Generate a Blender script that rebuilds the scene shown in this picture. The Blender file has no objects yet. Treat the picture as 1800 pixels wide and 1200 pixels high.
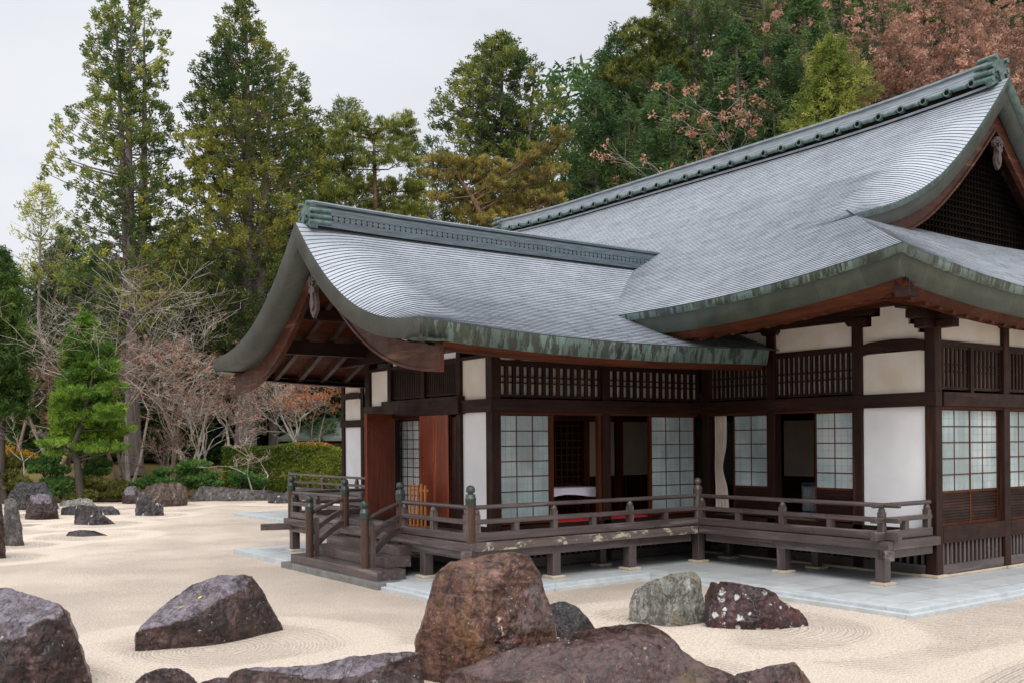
import bpy, math, random
import numpy as np
from mathutils import Vector

C = bpy.context.scene.collection
R = math.radians
rng = np.random.default_rng(7)
random.seed(7)

# ------------------------------------------------------------------ camera
CAM = np.array([-17.018, -10.357, 2.55]); YAW = 0.6254; FPX = 1768.86; CY0 = 776.4; ROLL = 0.00849
cd = bpy.data.cameras.new('Camera'); cam = bpy.data.objects.new('Camera', cd); C.objects.link(cam)
cd.sensor_width = 36.0; cd.lens = FPX / 1800.0 * 36.0; cd.shift_y = (CY0 - 600.0) / 1800.0
cd.clip_start = 0.1; cd.clip_end = 3000
cam.location = CAM
from mathutils import Matrix
_fw = Vector((math.sin(YAW), math.cos(YAW), 0)); _rt = Vector((math.cos(YAW), -math.sin(YAW), 0)); _up = Vector((0, 0, 1))
_m = Matrix((_rt, _up, -_fw)).transposed()
cam.rotation_euler = (_m @ Matrix.Rotation(-ROLL, 3, 'Z')).to_euler()
bpy.context.scene.camera = cam

# ------------------------------------------------------------------ sky and sun (rainy overcast day)
SUN_EL, SUN_AZ = 48.0, 218.0            # azimuth clockwise from +Y
w = bpy.data.worlds.new('World'); bpy.context.scene.world = w; w.use_nodes = True
nt = w.node_tree; nt.nodes.clear()
o_ = nt.nodes.new('ShaderNodeOutputWorld'); bg = nt.nodes.new('ShaderNodeBackground')
sk = nt.nodes.new('ShaderNodeTexSky'); sk.sky_type = 'NISHITA'; sk.sun_disc = False
sk.sun_elevation = R(SUN_EL); sk.sun_rotation = R(SUN_AZ); sk.air_density = 1.0; sk.dust_density = 3.0
tc = nt.nodes.new('ShaderNodeTexCoord'); mp = nt.nodes.new('ShaderNodeMapping'); mp.inputs['Scale'].default_value = (1, 1, 2.6)
nz = nt.nodes.new('ShaderNodeTexNoise'); nz.inputs['Scale'].default_value = 2.2; nz.inputs['Detail'].default_value = 5; nz.inputs['Roughness'].default_value = .5
rp = nt.nodes.new('ShaderNodeValToRGB')
rp.color_ramp.elements[0].position = .3; rp.color_ramp.elements[0].color = (6.3, 6.45, 6.9, 1)
rp.color_ramp.elements[1].position = .7; rp.color_ramp.elements[1].color = (7.8, 7.9, 8.15, 1)
mx = nt.nodes.new('ShaderNodeMix'); mx.data_type = 'RGBA'; mx.inputs[0].default_value = .94
nt.links.new(tc.outputs['Generated'], mp.inputs[0]); nt.links.new(mp.outputs[0], nz.inputs['Vector']); nt.links.new(nz.outputs['Fac'], rp.inputs[0])
nt.links.new(sk.outputs[0], mx.inputs[6]); nt.links.new(rp.outputs[0], mx.inputs[7]); sx = nt.nodes.new('ShaderNodeSeparateXYZ'); mr = nt.nodes.new('ShaderNodeMapRange'); mr.inputs[1].default_value = .42; mr.inputs[2].default_value = .85; mr.inputs[3].default_value = 1.0; mr.inputs[4].default_value = 2.4   # an overcast sky is brightest overhead
nt.links.new(tc.outputs['Generated'], sx.inputs[0]); nt.links.new(sx.outputs[2], mr.inputs[0])
vm_ = nt.nodes.new('ShaderNodeVectorMath'); vm_.operation = 'SCALE'; nt.links.new(mx.outputs[2], vm_.inputs[0]); nt.links.new(mr.outputs[0], vm_.inputs['Scale']); nt.links.new(vm_.outputs[0], bg.inputs[0])
bg.inputs[1].default_value = 0.1
nt.links.new(bg.outputs[0], o_.inputs[0])
sd = bpy.data.lights.new('Sun', 'SUN'); sd.energy = 1.5; sd.angle = R(35); sd.color = (1, .97, .93)
so = bpy.data.objects.new('Sun', sd); C.objects.link(so)
_d = Vector((math.sin(R(SUN_AZ)) * math.cos(R(SUN_EL)), math.cos(R(SUN_AZ)) * math.cos(R(SUN_EL)), math.sin(R(SUN_EL))))
so.rotation_euler = _d.to_track_quat('Z', 'Y').to_euler(); so.location = (-20, -30, 40)
vs = bpy.context.scene.view_settings
bpy.context.scene.display_settings.display_device = 'sRGB'
vs.view_transform = 'Standard'; vs.look = 'None'; vs.exposure = 0.3; vs.gamma = 1.0
bpy.context.scene.cycles.max_bounces = 6
bpy.context.scene.cycles.transparent_max_bounces = 6

# ------------------------------------------------------------------ helpers
FW = np.array([math.sin(YAW), math.cos(YAW), 0]); RT = np.array([math.cos(YAW), -math.sin(YAW), 0])
def at(u, v, d):
    """world point seen at photo pixel (u, v), d metres ahead"""
    c, s = math.cos(ROLL), math.sin(ROLL)
    A, B = u - 900, CY0 - v
    a = (A * c + B * s) / FPX; b = (-A * s + B * c) / FPX
    return CAM + d * (FW + a * RT + b * np.array([0, 0, 1.]))
def rd(r, d, z=0): return np.array([CAM[0], CAM[1], 0]) + FW * d + RT * r + np.array([0, 0, z])
def to_rd(x, y):
    dx, dy = x - CAM[0], y - CAM[1]
    return dx * RT[0] + dy * RT[1], dx * FW[0] + dy * FW[1]
def sstep(a, b, x):
    t = np.clip((np.asarray(x, float) - a) / (b - a), 0, 1); return t * t * (3 - 2 * t)
def _hash(ix, iy, iz, seed):
    h = (ix * 374761393 + iy * 668265263 + iz * 2147483647 + seed * 1274126177) & 0xffffffff
    h = ((h ^ (h >> 13)) * 1274126177) & 0xffffffff
    return ((h ^ (h >> 16)) & 0xffff) / 65535.0
def vnoise(P, seed=0):
    P = np.asarray(P, float); i = np.floor(P).astype(np.int64); f = P - i; f = f * f * (3 - 2 * f); out = 0
    for a in (0, 1):
        for b in (0, 1):
            for c in (0, 1):
                wgt = (f[..., 0] if a else 1 - f[..., 0]) * (f[..., 1] if b else 1 - f[..., 1]) * (f[..., 2] if c else 1 - f[..., 2])
                out = out + wgt * _hash(i[..., 0] + a, i[..., 1] + b, i[..., 2] + c, seed)
    return out * 2 - 1
def fbm(P, seed=0, o=4):
    s, a, t = 0, 1, 0
    for k in range(o):
        s = s + a * vnoise(P * 2 ** k, seed + k); t += a; a *= .5
    return s / t

def tag(o, label=None, cat=None, group=None, kind=None):
    if label: o['label'] = label
    if cat: o['category'] = cat
    if group: o['group'] = group
    if kind: o['kind'] = kind
    return o
def thing(name, label, cat, loc=(0, 0, 0), group=None, rz=0):
    o = bpy.data.objects.new(name, None); C.objects.link(o); o.location = loc; o.rotation_euler = (0, 0, rz); o.empty_display_size = .2
    return tag(o, label, cat, group)
def origin(o):
    p = Vector((0, 0, 0))
    while o is not None: p += o.location; o = o.parent
    return p
def copy_tree(o, parent=None):
    c = o.copy(); C.objects.link(c); c.parent = parent
    for ch in list(o.children): copy_tree(ch, c)
    return c

class MB:
    def __init__(s): s.v = []; s.f = []; s.m = []; s.sm = []; s.cur = 0; s.n = 0
    def add(s, verts, faces, smooth=False):
        b = s.n; s.v.extend([tuple(map(float, q)) for q in verts]); s.n += len(verts)
        for f in faces: s.f.append(tuple(b + i for i in f)); s.m.append(s.cur); s.sm.append(smooth)
        return s
    def box(s, x0, x1, y0, y1, z0, z1):
        v = [(x, y, z) for z in (z0, z1) for y in (y0, y1) for x in (x0, x1)]
        return s.add(v, [(0, 2, 3, 1), (4, 5, 7, 6), (0, 1, 5, 4), (2, 6, 7, 3), (0, 4, 6, 2), (1, 3, 7, 5)])
    def bar(s, p0, p1, wd, ht, up=(0, 0, 1)):
        p0, p1 = np.array(p0, float), np.array(p1, float); d = p1 - p0; d /= np.linalg.norm(d)
        u = np.array(up, float); sd = np.cross(d, u); sd /= np.linalg.norm(sd); u = np.cross(sd, d)
        v = [p + sd * a * wd / 2 + u * b * ht / 2 for p in (p0, p1) for a, b in ((-1, -1), (1, -1), (1, 1), (-1, 1))]
        return s.add(v, [(0, 1, 2, 3), (7, 6, 5, 4), (0, 4, 5, 1), (1, 5, 6, 2), (2, 6, 7, 3), (3, 7, 4, 0)])
    def path(s, pts, wd, ht):
        """rectangular section swept along points"""
        P = np.array(pts, float); n = len(P); T = np.gradient(P, axis=0); vs_ = []
        for i in range(n):
            d = T[i] / np.linalg.norm(T[i]); sd = np.cross(d, (0, 0, 1)); sd /= np.linalg.norm(sd); u = np.cross(sd, d)
            vs_ += [P[i] + sd * a * wd / 2 + u * b * ht / 2 for a, b in ((-1, -1), (1, -1), (1, 1), (-1, 1))]
        f = [(0, 1, 2, 3), tuple(4 * (n - 1) + k for k in (3, 2, 1, 0))]
        for i in range(n - 1):
            for k in range(4): f.append((4 * i + k, 4 * (i + 1) + k, 4 * (i + 1) + (k + 1) % 4, 4 * i + (k + 1) % 4))
        return s.add(vs_, f)
    def tube(s, pts, rad, n=10, caps=True):
        P = np.array(pts, float); m = len(P); T = np.gradient(P, axis=0) if m > 2 else np.array([P[1] - P[0]] * 2)
        rad = [rad] * m if np.isscalar(rad) else rad; vs_ = []
        for i in range(m):
            d = T[i] / (np.linalg.norm(T[i]) + 1e-9); a = np.array((0, 0, 1.)) if abs(d[2]) < .9 else np.array((1., 0, 0))
            e1 = np.cross(d, a); e1 /= np.linalg.norm(e1); e2 = np.cross(d, e1)
            for k in range(n):
                t = 2 * math.pi * k / n; vs_.append(P[i] + rad[i] * (math.cos(t) * e1 + math.sin(t) * e2))
        f = []
        for i in range(m - 1):
            for k in range(n): f.append((i * n + k, i * n + (k + 1) % n, (i + 1) * n + (k + 1) % n, (i + 1) * n + k))
        s.add(vs_, f, True)
        if caps: s.add(vs_[:n], [tuple(range(n))[::-1]]); s.add(vs_[-n:], [tuple(range(n))])
        return s
    def lathe(s, c, prof, n=16):
        vs_ = [(c[0] + r * math.cos(2 * math.pi * k / n), c[1] + r * math.sin(2 * math.pi * k / n), c[2] + z) for r, z in prof for k in range(n)]
        f = [(i * n + k, i * n + (k + 1) % n, (i + 1) * n + (k + 1) % n, (i + 1) * n + k) for i in range(len(prof) - 1) for k in range(n)]
        s.add(vs_, f, True)
        s.add(vs_[-n:], [tuple(range(n))]); s.add(vs_[:n], [tuple(range(n))[::-1]])
        return s
    def grid(s, P, smooth=True, closed=False):
        P = np.asarray(P, float); a, b = P.shape[:2]
        f = [(i * b + j, (i + 1) * b + j, (i + 1) * b + (j + 1) % b, i * b + (j + 1) % b) for i in range(a - 1) for j in range(b if closed else b - 1)]
        return s.add(P.reshape(-1, 3), f, smooth)
    def prism(s, poly, fn, t0, t1):
        """polygon (a,b) extruded between fn(a,b,t0) and fn(a,b,t1)"""
        n = len(poly); v = [fn(a, b, t0) for a, b in poly] + [fn(a, b, t1) for a, b in poly]
        return s.add(v, [tuple(range(n)), tuple(range(2 * n - 1, n - 1, -1))] + [(i, i + n, (i + 1) % n + n, (i + 1) % n) for i in range(n)])
    def build(s, name, mat, parent=None, bevel=0):
        me = bpy.data.meshes.new(name); off = origin(parent)
        v = np.array(s.v, float) - np.array(off)
        me.from_pydata(v.tolist(), [], s.f)
        for m_ in (mat if isinstance(mat, (list, tuple)) else [mat]): me.materials.append(m_)
        me.polygons.foreach_set('material_index', s.m); me.polygons.foreach_set('use_smooth', s.sm); me.update()
        o = bpy.data.objects.new(name, me); C.objects.link(o); o.parent = parent
        if bevel:
            bv = o.modifiers.new('bevel', 'BEVEL'); bv.width = bevel; bv.segments = 2; bv.limit_method = 'ANGLE'; bv.angle_limit = R(50)
        return o

def np_mesh(name, V, F, mat, parent=None, tint=None, smooth=False):
    """fast mesh from arrays (F: quads or tris)"""
    me = bpy.data.meshes.new(name); V = np.asarray(V, np.float32); F = np.asarray(F, np.int32); k = F.shape[1]
    me.vertices.add(len(V)); me.vertices.foreach_set('co', V.ravel())
    me.loops.add(F.size); me.loops.foreach_set('vertex_index', F.ravel())
    me.polygons.add(len(F)); me.polygons.foreach_set('loop_start', np.arange(len(F), dtype=np.int32) * k)
    me.polygons.foreach_set('use_smooth', np.full(len(F), smooth))
    me.update(calc_edges=True)
    if tint is not None:
        at_ = me.attributes.new('tint', 'FLOAT', 'POINT'); at_.data.foreach_set('value', np.asarray(tint, np.float32))
    me.materials.append(mat)
    o = bpy.data.objects.new(name, me); C.objects.link(o); o.parent = parent
    return o

# ------------------------------------------------------------------ materials
def node(nt, t, **k):
    n = nt.nodes.new('ShaderNode' + t)
    for a, b in k.items():
        if a in n.inputs: n.inputs[a].default_value = b
        else: setattr(n, a, b)
    return n
def newmat(name):
    m = bpy.data.materials.new(name); m.use_nodes = True; nt = m.node_tree; nt.nodes.clear()
    o = nt.nodes.new('ShaderNodeOutputMaterial'); b = nt.nodes.new('ShaderNodeBsdfPrincipled'); nt.links.new(b.outputs[0], o.inputs[0])
    return m, nt, b
def ramp(nt, fac, stops, interp='LINEAR'):
    r = nt.nodes.new('ShaderNodeValToRGB'); e = r.color_ramp.elements; r.color_ramp.interpolation = interp
    while len(e) < len(stops): e.new(.5)
    for k, (p, c) in enumerate(stops):
        e[k].position = p; e[k].color = (c, c, c, 1) if np.isscalar(c) else (*c, 1)
    nt.links.new(fac, r.inputs[0]); return r.outputs[0]
def noise(nt, scale, stretch=(1, 1, 1), detail=5, rough=.55, dist=0, loc=(0, 0, 0)):
    t = nt.nodes.new('ShaderNodeTexCoord'); m = nt.nodes.new('ShaderNodeMapping'); m.inputs['Scale'].default_value = stretch; m.inputs['Location'].default_value = loc
    n = node(nt, 'TexNoise', Scale=scale, Detail=detail, Roughness=rough, Distortion=dist)
    nt.links.new(t.outputs['Object'], m.inputs[0]); nt.links.new(m.outputs[0], n.inputs['Vector']); return n.outputs['Fac']
def mixc(nt, fac, a, b, mode='MIX'):
    m = nt.nodes.new('ShaderNodeMix'); m.data_type = 'RGBA'; m.blend_type = mode
    for i, x in ((0, fac), (6, a), (7, b)):
        if isinstance(x, bpy.types.NodeSocket): nt.links.new(x, m.inputs[i])
        elif i == 0: m.inputs[0].default_value = x
        else: m.inputs[i].default_value = (*x, 1)
    return m.outputs[2]
def bump(nt, b, h, strength=.3, dist=.02, prev=None):
    n = node(nt, 'Bump', Strength=strength, Distance=dist); nt.links.new(h, n.inputs['Height'])
    if prev is not None: nt.links.new(prev, n.inputs['Normal'])
    nt.links.new(n.outputs[0], b.inputs['Normal']); return n.outputs[0]
def simple(name, c1, c2, scale=6, stretch=(1, 1, 1), rough=.6, bmp=.2, bs=None, bd=.01, spec=.5, metal=0, coat=0):
    m, nt, b = newmat(name)
    nt.links.new(ramp(nt, noise(nt, scale, stretch), [(.3, c1), (.7, c2)]), b.inputs['Base Color'])
    b.inputs['Roughness'].default_value = rough; b.inputs['Specular IOR Level'].default_value = spec; b.inputs['Metallic'].default_value = metal
    if coat: b.inputs['Coat Weight'].default_value = coat; b.inputs['Coat Roughness'].default_value = .15
    if bmp: bump(nt, b, noise(nt, bs or scale * 3, stretch), bmp, bd)
    return m
AX = {'x': (.06, 1, 1), 'y': (1, .06, 1), 'z': (1, 1, .06)}
def wood(name, c1, c2, ax, rough=.5, wear=None, spec=.4):
    m, nt, b = newmat(name); b.inputs['Specular IOR Level'].default_value = spec
    col = ramp(nt, noise(nt, 16, AX[ax], 7, .62), [(.25, c1), (.75, c2)])
    big = noise(nt, .9, (1, 1, 1), 4)
    col = mixc(nt, ramp(nt, big, [(.35, 0.), (.75, .55)]), col, tuple(.45 * k for k in c1))
    if wear: col = mixc(nt, ramp(nt, noise(nt, 5, AX[ax], 6, .7, loc=(3, 1, 2)), [(.56, 0.), (.68, .8)]), col, wear)
    nt.links.new(col, b.inputs['Base Color'])
    nt.links.new(ramp(nt, noise(nt, 3, (1, 1, 1), 4), [(.3, rough - .15), (.7, rough + .15)]), b.inputs['Roughness'])
    bump(nt, b, noise(nt, 30, AX[ax], 5), .35, .006)
    return m
W = {}
for a in 'xyz':
    W['dark', a] = wood('dark timber ' + a, (.013, .0055, .0042), (.042, .016, .0105), a, .55, (.078, .031, .020), .2)
    W['red', a] = wood('red brown timber ' + a, (.040, .011, .0055), (.135, .038, .015), a, .55, (.022, .008, .006), .15)
    W['maroon', a] = wood('maroon timber ' + a, (.030, .010, .006), (.105, .034, .016), a, .5, (.20, .085, .045), .2)
    W['grey', a] = wood('weathered timber ' + a, (.040, .028, .027), (.125, .093, .088), a, .36, (.22, .185, .18), .6)
    W['brown', a] = wood('brown timber ' + a, (.040, .019, .013), (.10, .05, .034), a, .45, (.15, .10, .078), .4)
M_door = wood('door board', (.15, .027, .011), (.31, .062, .023), 'z', .42, (.40, .11, .04))
M_carve = wood('carved grey wood', (.045, .032, .030), (.15, .115, .11), 'z', .6)
M_plaster = simple('white plaster', (.74, .74, .755), (.90, .895, .91), .8, rough=.8, bmp=.05, bs=60, bd=.002)
M_aged = simple('aged plaster', (.66, .58, .48), (.84, .81, .78), .9, rough=.85, bmp=.08, bs=40, bd=.003)
M_cream = simple('cream plaster', (.66, .60, .52), (.76, .71, .64), 1.2, rough=.85, bmp=.05, bs=60, bd=.002)
M_beige = simple('interior wall', (.36, .29, .22), (.42, .35, .27), 2, rough=.8, bmp=0)
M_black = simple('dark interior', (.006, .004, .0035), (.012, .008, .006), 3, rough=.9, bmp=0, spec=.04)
M_tatami = simple('tatami', (.16, .12, .07), (.22, .17, .10), 8, rough=.8, bmp=0)
M_bronze = simple('green bronze cap', (.026, .038, .034), (.065, .085, .076), 9, rough=.4, bmp=.1, metal=.3)
M_orange = wood('orange lattice wood', (.42, .13, .03), (.62, .24, .06), 'z', .5)
M_cloth = simple('white table cloth', (.72, .68, .80), (.8, .76, .86), 4, rough=.9, bmp=.1)
M_carpet = simple('red carpet', (.50, .012, .025), (.62, .02, .04), 30, rough=.95, bmp=.2)
M_curtain = simple('beige curtain', (.55, .46, .38), (.66, .57, .50), 4, rough=.9, bmp=.1)
M_metal = simple('steel', (.35, .36, .38), (.5, .5, .52), 5, rough=.3, bmp=0, metal=.9)
M_blue = simple('dark blue plastic', (.01, .02, .05), (.02, .04, .09), 5, rough=.3, bmp=0)
M_stonebase = simple('pale base stone', (.42, .34, .25), (.55, .46, .36), 7, rough=.7, bmp=.2)

def shoji_mat(name, c1, c2):
    m, nt, b = newmat(name)
    nt.links.new(ramp(nt, noise(nt, 1.1, (1, 1, .6), 4), [(.38, tuple(.72 * q for q in c1)), (.5, c1), (.64, c2)]), b.inputs['Base Color'])
    b.inputs['Roughness'].default_value = .55; b.inputs['Coat Weight'].default_value = .6; b.inputs['Coat Roughness'].default_value = .06
    return m
M_shoji = shoji_mat('glazed paper screen', (.35, .425, .435), (.50, .555, .55))
M_shojiw = shoji_mat('paper screen', (.78, .80, .84), (.86, .87, .9))
M_glass, nt, b = newmat('clear glass'); b.inputs['Base Color'].default_value = (.75, .85, .9, 1); b.inputs['Transmission Weight'].default_value = .9; b.inputs['Roughness'].default_value = .05

def roof_mat(name, tone=1.0):
    m, nt, b = newmat(name)
    c = ramp(nt, noise(nt, 1.3, (1, 1, 1), 6, .6), [(.3, (.30 * tone, .33 * tone, .372 * tone)), (.7, (.41 * tone, .44 * tone, .485 * tone))])
    c = mixc(nt, ramp(nt, noise(nt, 22, (1, 1, .3), 3), [(.52, 0.), (.75, .55)]), c, (.20, .225, .25))
    c = mixc(nt, ramp(nt, noise(nt, .55, (1, 1, 1), 6, .7, .8, (5, 5, 1)), [(.52, 0.), (.70, .45)]), c, (.21, .24, .25))
    nt.links.new(c, b.inputs['Base Color'])
    nt.links.new(ramp(nt, noise(nt, 4, (1, 1, 1), 5), [(.3, .22), (.7, .42)]), b.inputs['Roughness'])
    b.inputs['Specular IOR Level'].default_value = .6
    bump(nt, b, noise(nt, 14, (1, 1, 1), 4), .25, .012)
    return m
M_roof = roof_mat('wet copper shingle')
M_lipshade = simple('shaded shingle edge', (.022, .028, .038), (.060, .072, .090), 12, rough=.5, bmp=0)  # shadow line under each course, put into a dark riser colour
M_ridge = simple('ridge copper', (.15, .18, .205), (.29, .325, .365), 3, (1, 1, 8), rough=.32, bmp=.2, spec=.7)
M_ridgedark = simple('dark ridge copper', (.035, .05, .06), (.105, .135, .155), 3, (1, 1, 14), rough=.34, bmp=.25, spec=.7)
M_verdi = simple('verdigris', (.035, .065, .060), (.115, .18, .165), 7, rough=.45, bmp=.2)
def fascia_mat(name, teal):
    m, nt, b = newmat(name)
    c = ramp(nt, noise(nt, 2.0, (1, 1, 1), 6, .65), [(.3, (.032, .042, .030)), (.7, (.085, .102, .076))])
    s = noise(nt, 5.5, (1, 1, .10), 6, .7)
    c = mixc(nt, ramp(nt, s, [(.66 - teal * .24, 0.), (.73 - teal * .24, .9)]), c, (.19, .29, .27))
    s2 = noise(nt, 7, (1, 1, .08), 6, .7, loc=(7, 3, 1))
    c = mixc(nt, ramp(nt, s2, [(.56 + .2 * (teal < .3), 0.), (.60 + .2 * (teal < .3), .95)]), c, (.022, .024, .024))
    # soldered joints between the copper sheets, each sheet weathered a little differently
    tg = nt.nodes.new('ShaderNodeTexCoord'); sp_ = nt.nodes.new('ShaderNodeSeparateXYZ'); nt.links.new(tg.outputs['Object'], sp_.inputs[0])
    ad = node(nt, 'Math', operation='ADD'); nt.links.new(sp_.outputs[0], ad.inputs[0]); nt.links.new(sp_.outputs[1], ad.inputs[1])
    dv = node(nt, 'Math', operation='DIVIDE'); dv.inputs[1].default_value = .92; nt.links.new(ad.outputs[0], dv.inputs[0])
    fl = node(nt, 'Math', operation='FLOOR'); nt.links.new(dv.outputs[0], fl.inputs[0]); fr_ = node(nt, 'Math', operation='FRACT'); nt.links.new(dv.outputs[0], fr_.inputs[0])
    wn = nt.nodes.new('ShaderNodeTexWhiteNoise'); wn.noise_dimensions = '1D'; nt.links.new(fl.outputs[0], wn.inputs['W'])
    c = mixc(nt, ramp(nt, wn.outputs['Value'], [(0., 0.), (1., .55)]), c, (.028, .034, .030)); c = mixc(nt, ramp(nt, fr_.outputs[0], [(0., .8), (.022, 0.)]), c, (.02, .022, .02))
    nt.links.new(c, b.inputs['Base Color']); b.inputs['Roughness'].default_value = .48
    bump(nt, b, noise(nt, 25, (1, 1, .4), 5), .3, .006)
    return m
M_fascia = fascia_mat('green copper fascia', 0.0)
M_fteal = fascia_mat('streaked teal copper fascia', .85)
def verge_mat():
    m, nt, b = newmat('grey green verge copper')
    c = ramp(nt, noise(nt, 1.6, (1, 1, 1), 7, .65), [(.3, (.030, .034, .030)), (.7, (.090, .097, .086))])
    c = mixc(nt, ramp(nt, noise(nt, 40, (1, 1, 1), 3), [(.6, 0.), (.7, .5)]), c, (.22, .23, .22))
    # soldered joints between the copper sheets, each sheet weathered a little differently
    tg = nt.nodes.new('ShaderNodeTexCoord'); sp_ = nt.nodes.new('ShaderNodeSeparateXYZ'); nt.links.new(tg.outputs['Object'], sp_.inputs[0])
    ad = node(nt, 'Math', operation='ADD'); nt.links.new(sp_.outputs[0], ad.inputs[0]); nt.links.new(sp_.outputs[1], ad.inputs[1])
    dv = node(nt, 'Math', operation='DIVIDE'); dv.inputs[1].default_value = .92; nt.links.new(ad.outputs[0], dv.inputs[0])
    fl = node(nt, 'Math', operation='FLOOR'); nt.links.new(dv.outputs[0], fl.inputs[0]); fr_ = node(nt, 'Math', operation='FRACT'); nt.links.new(dv.outputs[0], fr_.inputs[0])
    wn = nt.nodes.new('ShaderNodeTexWhiteNoise'); wn.noise_dimensions = '1D'; nt.links.new(fl.outputs[0], wn.inputs['W'])
    c = mixc(nt, ramp(nt, wn.outputs['Value'], [(0., 0.), (1., .55)]), c, (.028, .034, .030)); c = mixc(nt, ramp(nt, fr_.outputs[0], [(0., .8), (.022, 0.)]), c, (.02, .022, .02))
    nt.links.new(c, b.inputs['Base Color']); b.inputs['Roughness'].default_value = .55
    bump(nt, b, noise(nt, 30), .3, .006); return m
M_verge = verge_mat()

# ================================================================== THE HALL
hall = thing('temple_hall', 'long timber and white plaster temple hall with curved grey copper roofs and a raised veranda', 'temple hall', (0, 8, 0))
XR, YN = 12.0, 24.2            # main wing: x 0..12, y 0..24.2
YS, YNW, XW = 5.8, 11.1, -5.83 # small wing: y 5.8..11.1, x -5.83..0
YC = 8.45
FL = 0.88                      # floor level

# ---- roof profiles
EX, EY = -2.8, -1.17           # main eaves
def prof_main(u): return 5.18 + .528 * u + .00121 * u ** 3
def lift1(s, L=5.5, h=.44): return h * np.clip(1 - np.asarray(s, float) / L, 0, 1) ** 2
YV0, YV1 = 1.75, 22.4          # gable verges
def z_west(x, y):
    x, y = np.asarray(x, float), np.asarray(y, float)
    u = x - EX
    s = np.minimum(y - EY, (25.37 - y))
    z = prof_main(u) + lift1(np.maximum(s - u * .9, 0)) * np.clip(1 - u / 6., 0, 1)
    e = np.minimum(y - YV0, YV1 - y)
    drop = .44 * np.sin(np.pi * np.clip((u - 2.88) / 5.9, 0, 1))
    z = z - drop * np.clip((1.55 - e) / 1.55, 0, 1) ** 2 * (u > 2.88)
    z = z + .22 * np.clip((6 - e) / 6, 0, 1) ** 2 * np.clip((u - 3) / 5.8, 0, 1) ** 2
    return z
def z_south(x, y):
    x, y = np.asarray(x, float), np.asarray(y, float); u = y - EY
    s = np.minimum(x - EX, (XR - EX) - x)
    return prof_main(u) + lift1(np.maximum(s - u * .9, 0)) * np.clip(1 - u / 6., 0, 1)
WEY, WEN = 3.6, 13.3           # small wing eaves
XV = -8.72
def z_wing(x, y):
    x, y = np.asarray(x, float), np.asarray(y, float)
    v = np.minimum(y - WEY, WEN - y)
    z = 4.38 + .405 * v + .0054 * v ** 3
    e = x - XV
    z = z + lift1(e, 4.5, .18) * np.clip(1 - v / 4.85, 0, 1) + .05 * np.clip((x + 3.) / 2.5, 0, 1) * np.clip(1 - v / 2., 0, 1)
    z = z - .47 * np.sin(np.pi * np.clip(v / 4.85, 0, 1)) ** .9 * np.clip((1.35 - e) / 1.35, 0, 1) ** 2
    return z

def courses(zf, u0, u1, lo, hi, fn, step=.102, lip=.0145, cols=None):
    """shingle courses: treads and lips coloured dark for their shade running along the eaves.  fn(u,t)->(x,y)"""
    mb = MB(); n = int(round((u1 - u0) / step)); us = np.linspace(u0, u1, n + 1)
    for i in range(n):
        a, b = us[i], us[i + 1]
        ta, tb = cols(lo(a), hi(a)), cols(lo(b), hi(b))
        xa, ya = fn(a, ta); xb, yb = fn(b, tb)
        za, zb = zf(xa, ya), zf(xb, yb)
        jit = .0022 * vnoise(np.stack([ta * 2.1, np.full_like(ta, i * 3.7), np.zeros_like(ta)], -1), 5)
        lo_ = np.stack([xa, ya, za + lip + jit], -1); up_ = np.stack([xb, yb, zb], -1); dn = np.stack([xa, ya, za - .004], -1)
        mb.cur = 0; mb.grid(np.stack([lo_, up_]), smooth=True)
        mb.cur = 1; mb.grid(np.stack([dn, lo_]), smooth=False)
    return mb
def colsp(edge0=2.2, fine=.16, coarse=.6, edge1=2.2):
    def f(lo, hi):
        L = hi - lo; a = min(edge0, L * .4); b = min(edge1, L * .4)
        return np.concatenate([np.linspace(lo, lo + a, 14)[:-1], np.linspace(lo + a, hi - b, 24)[:-1], np.linspace(hi - b, hi, 14)])
    return f
main_roof = courses(z_west, 0, 8.8, lambda u: EY + min(u, 2.92), lambda u: 25.37 - min(u, 2.92), lambda u, t: (np.full_like(t, EX + u), t), cols=colsp()).build('main_roof', [M_roof, M_lipshade], hall)
mb = courses(lambda x, y: z_west(XR - x, y), 0, 8.8, lambda u: EY + min(u, 2.92), lambda u: 25.37 - min(u, 2.92), lambda u, t: (np.full_like(t, XR - EX - u), t), step=.176, cols=colsp())
mb.build('east_slope', [M_roof, M_lipshade], main_roof)
mb = courses(z_south, 0, 3.7, lambda u: EX + u, lambda u: XR - EX - u, lambda u, t: (t, np.full_like(t, EY + u)), cols=colsp(), lip=.006)
mb.build('hip_slope', [M_roof, M_lipshade], main_roof)
wing_roof = courses(z_wing, 0, 4.85, lambda v: XV, lambda v: 2.2, lambda v, t: (t, np.full_like(t, WEY + v)), cols=colsp(1.7, edge1=1), lip=.0155).build('wing_roof', [M_roof, M_lipshade], hall)
mb = courses(z_wing, 0, 4.85, lambda v: XV, lambda v: 2.2, lambda v, t: (t, np.full_like(t, WEN - v)), step=.176, cols=colsp(1.7, edge1=1))
mb.build('north_slope', [M_roof, M_lipshade], wing_roof)

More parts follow.
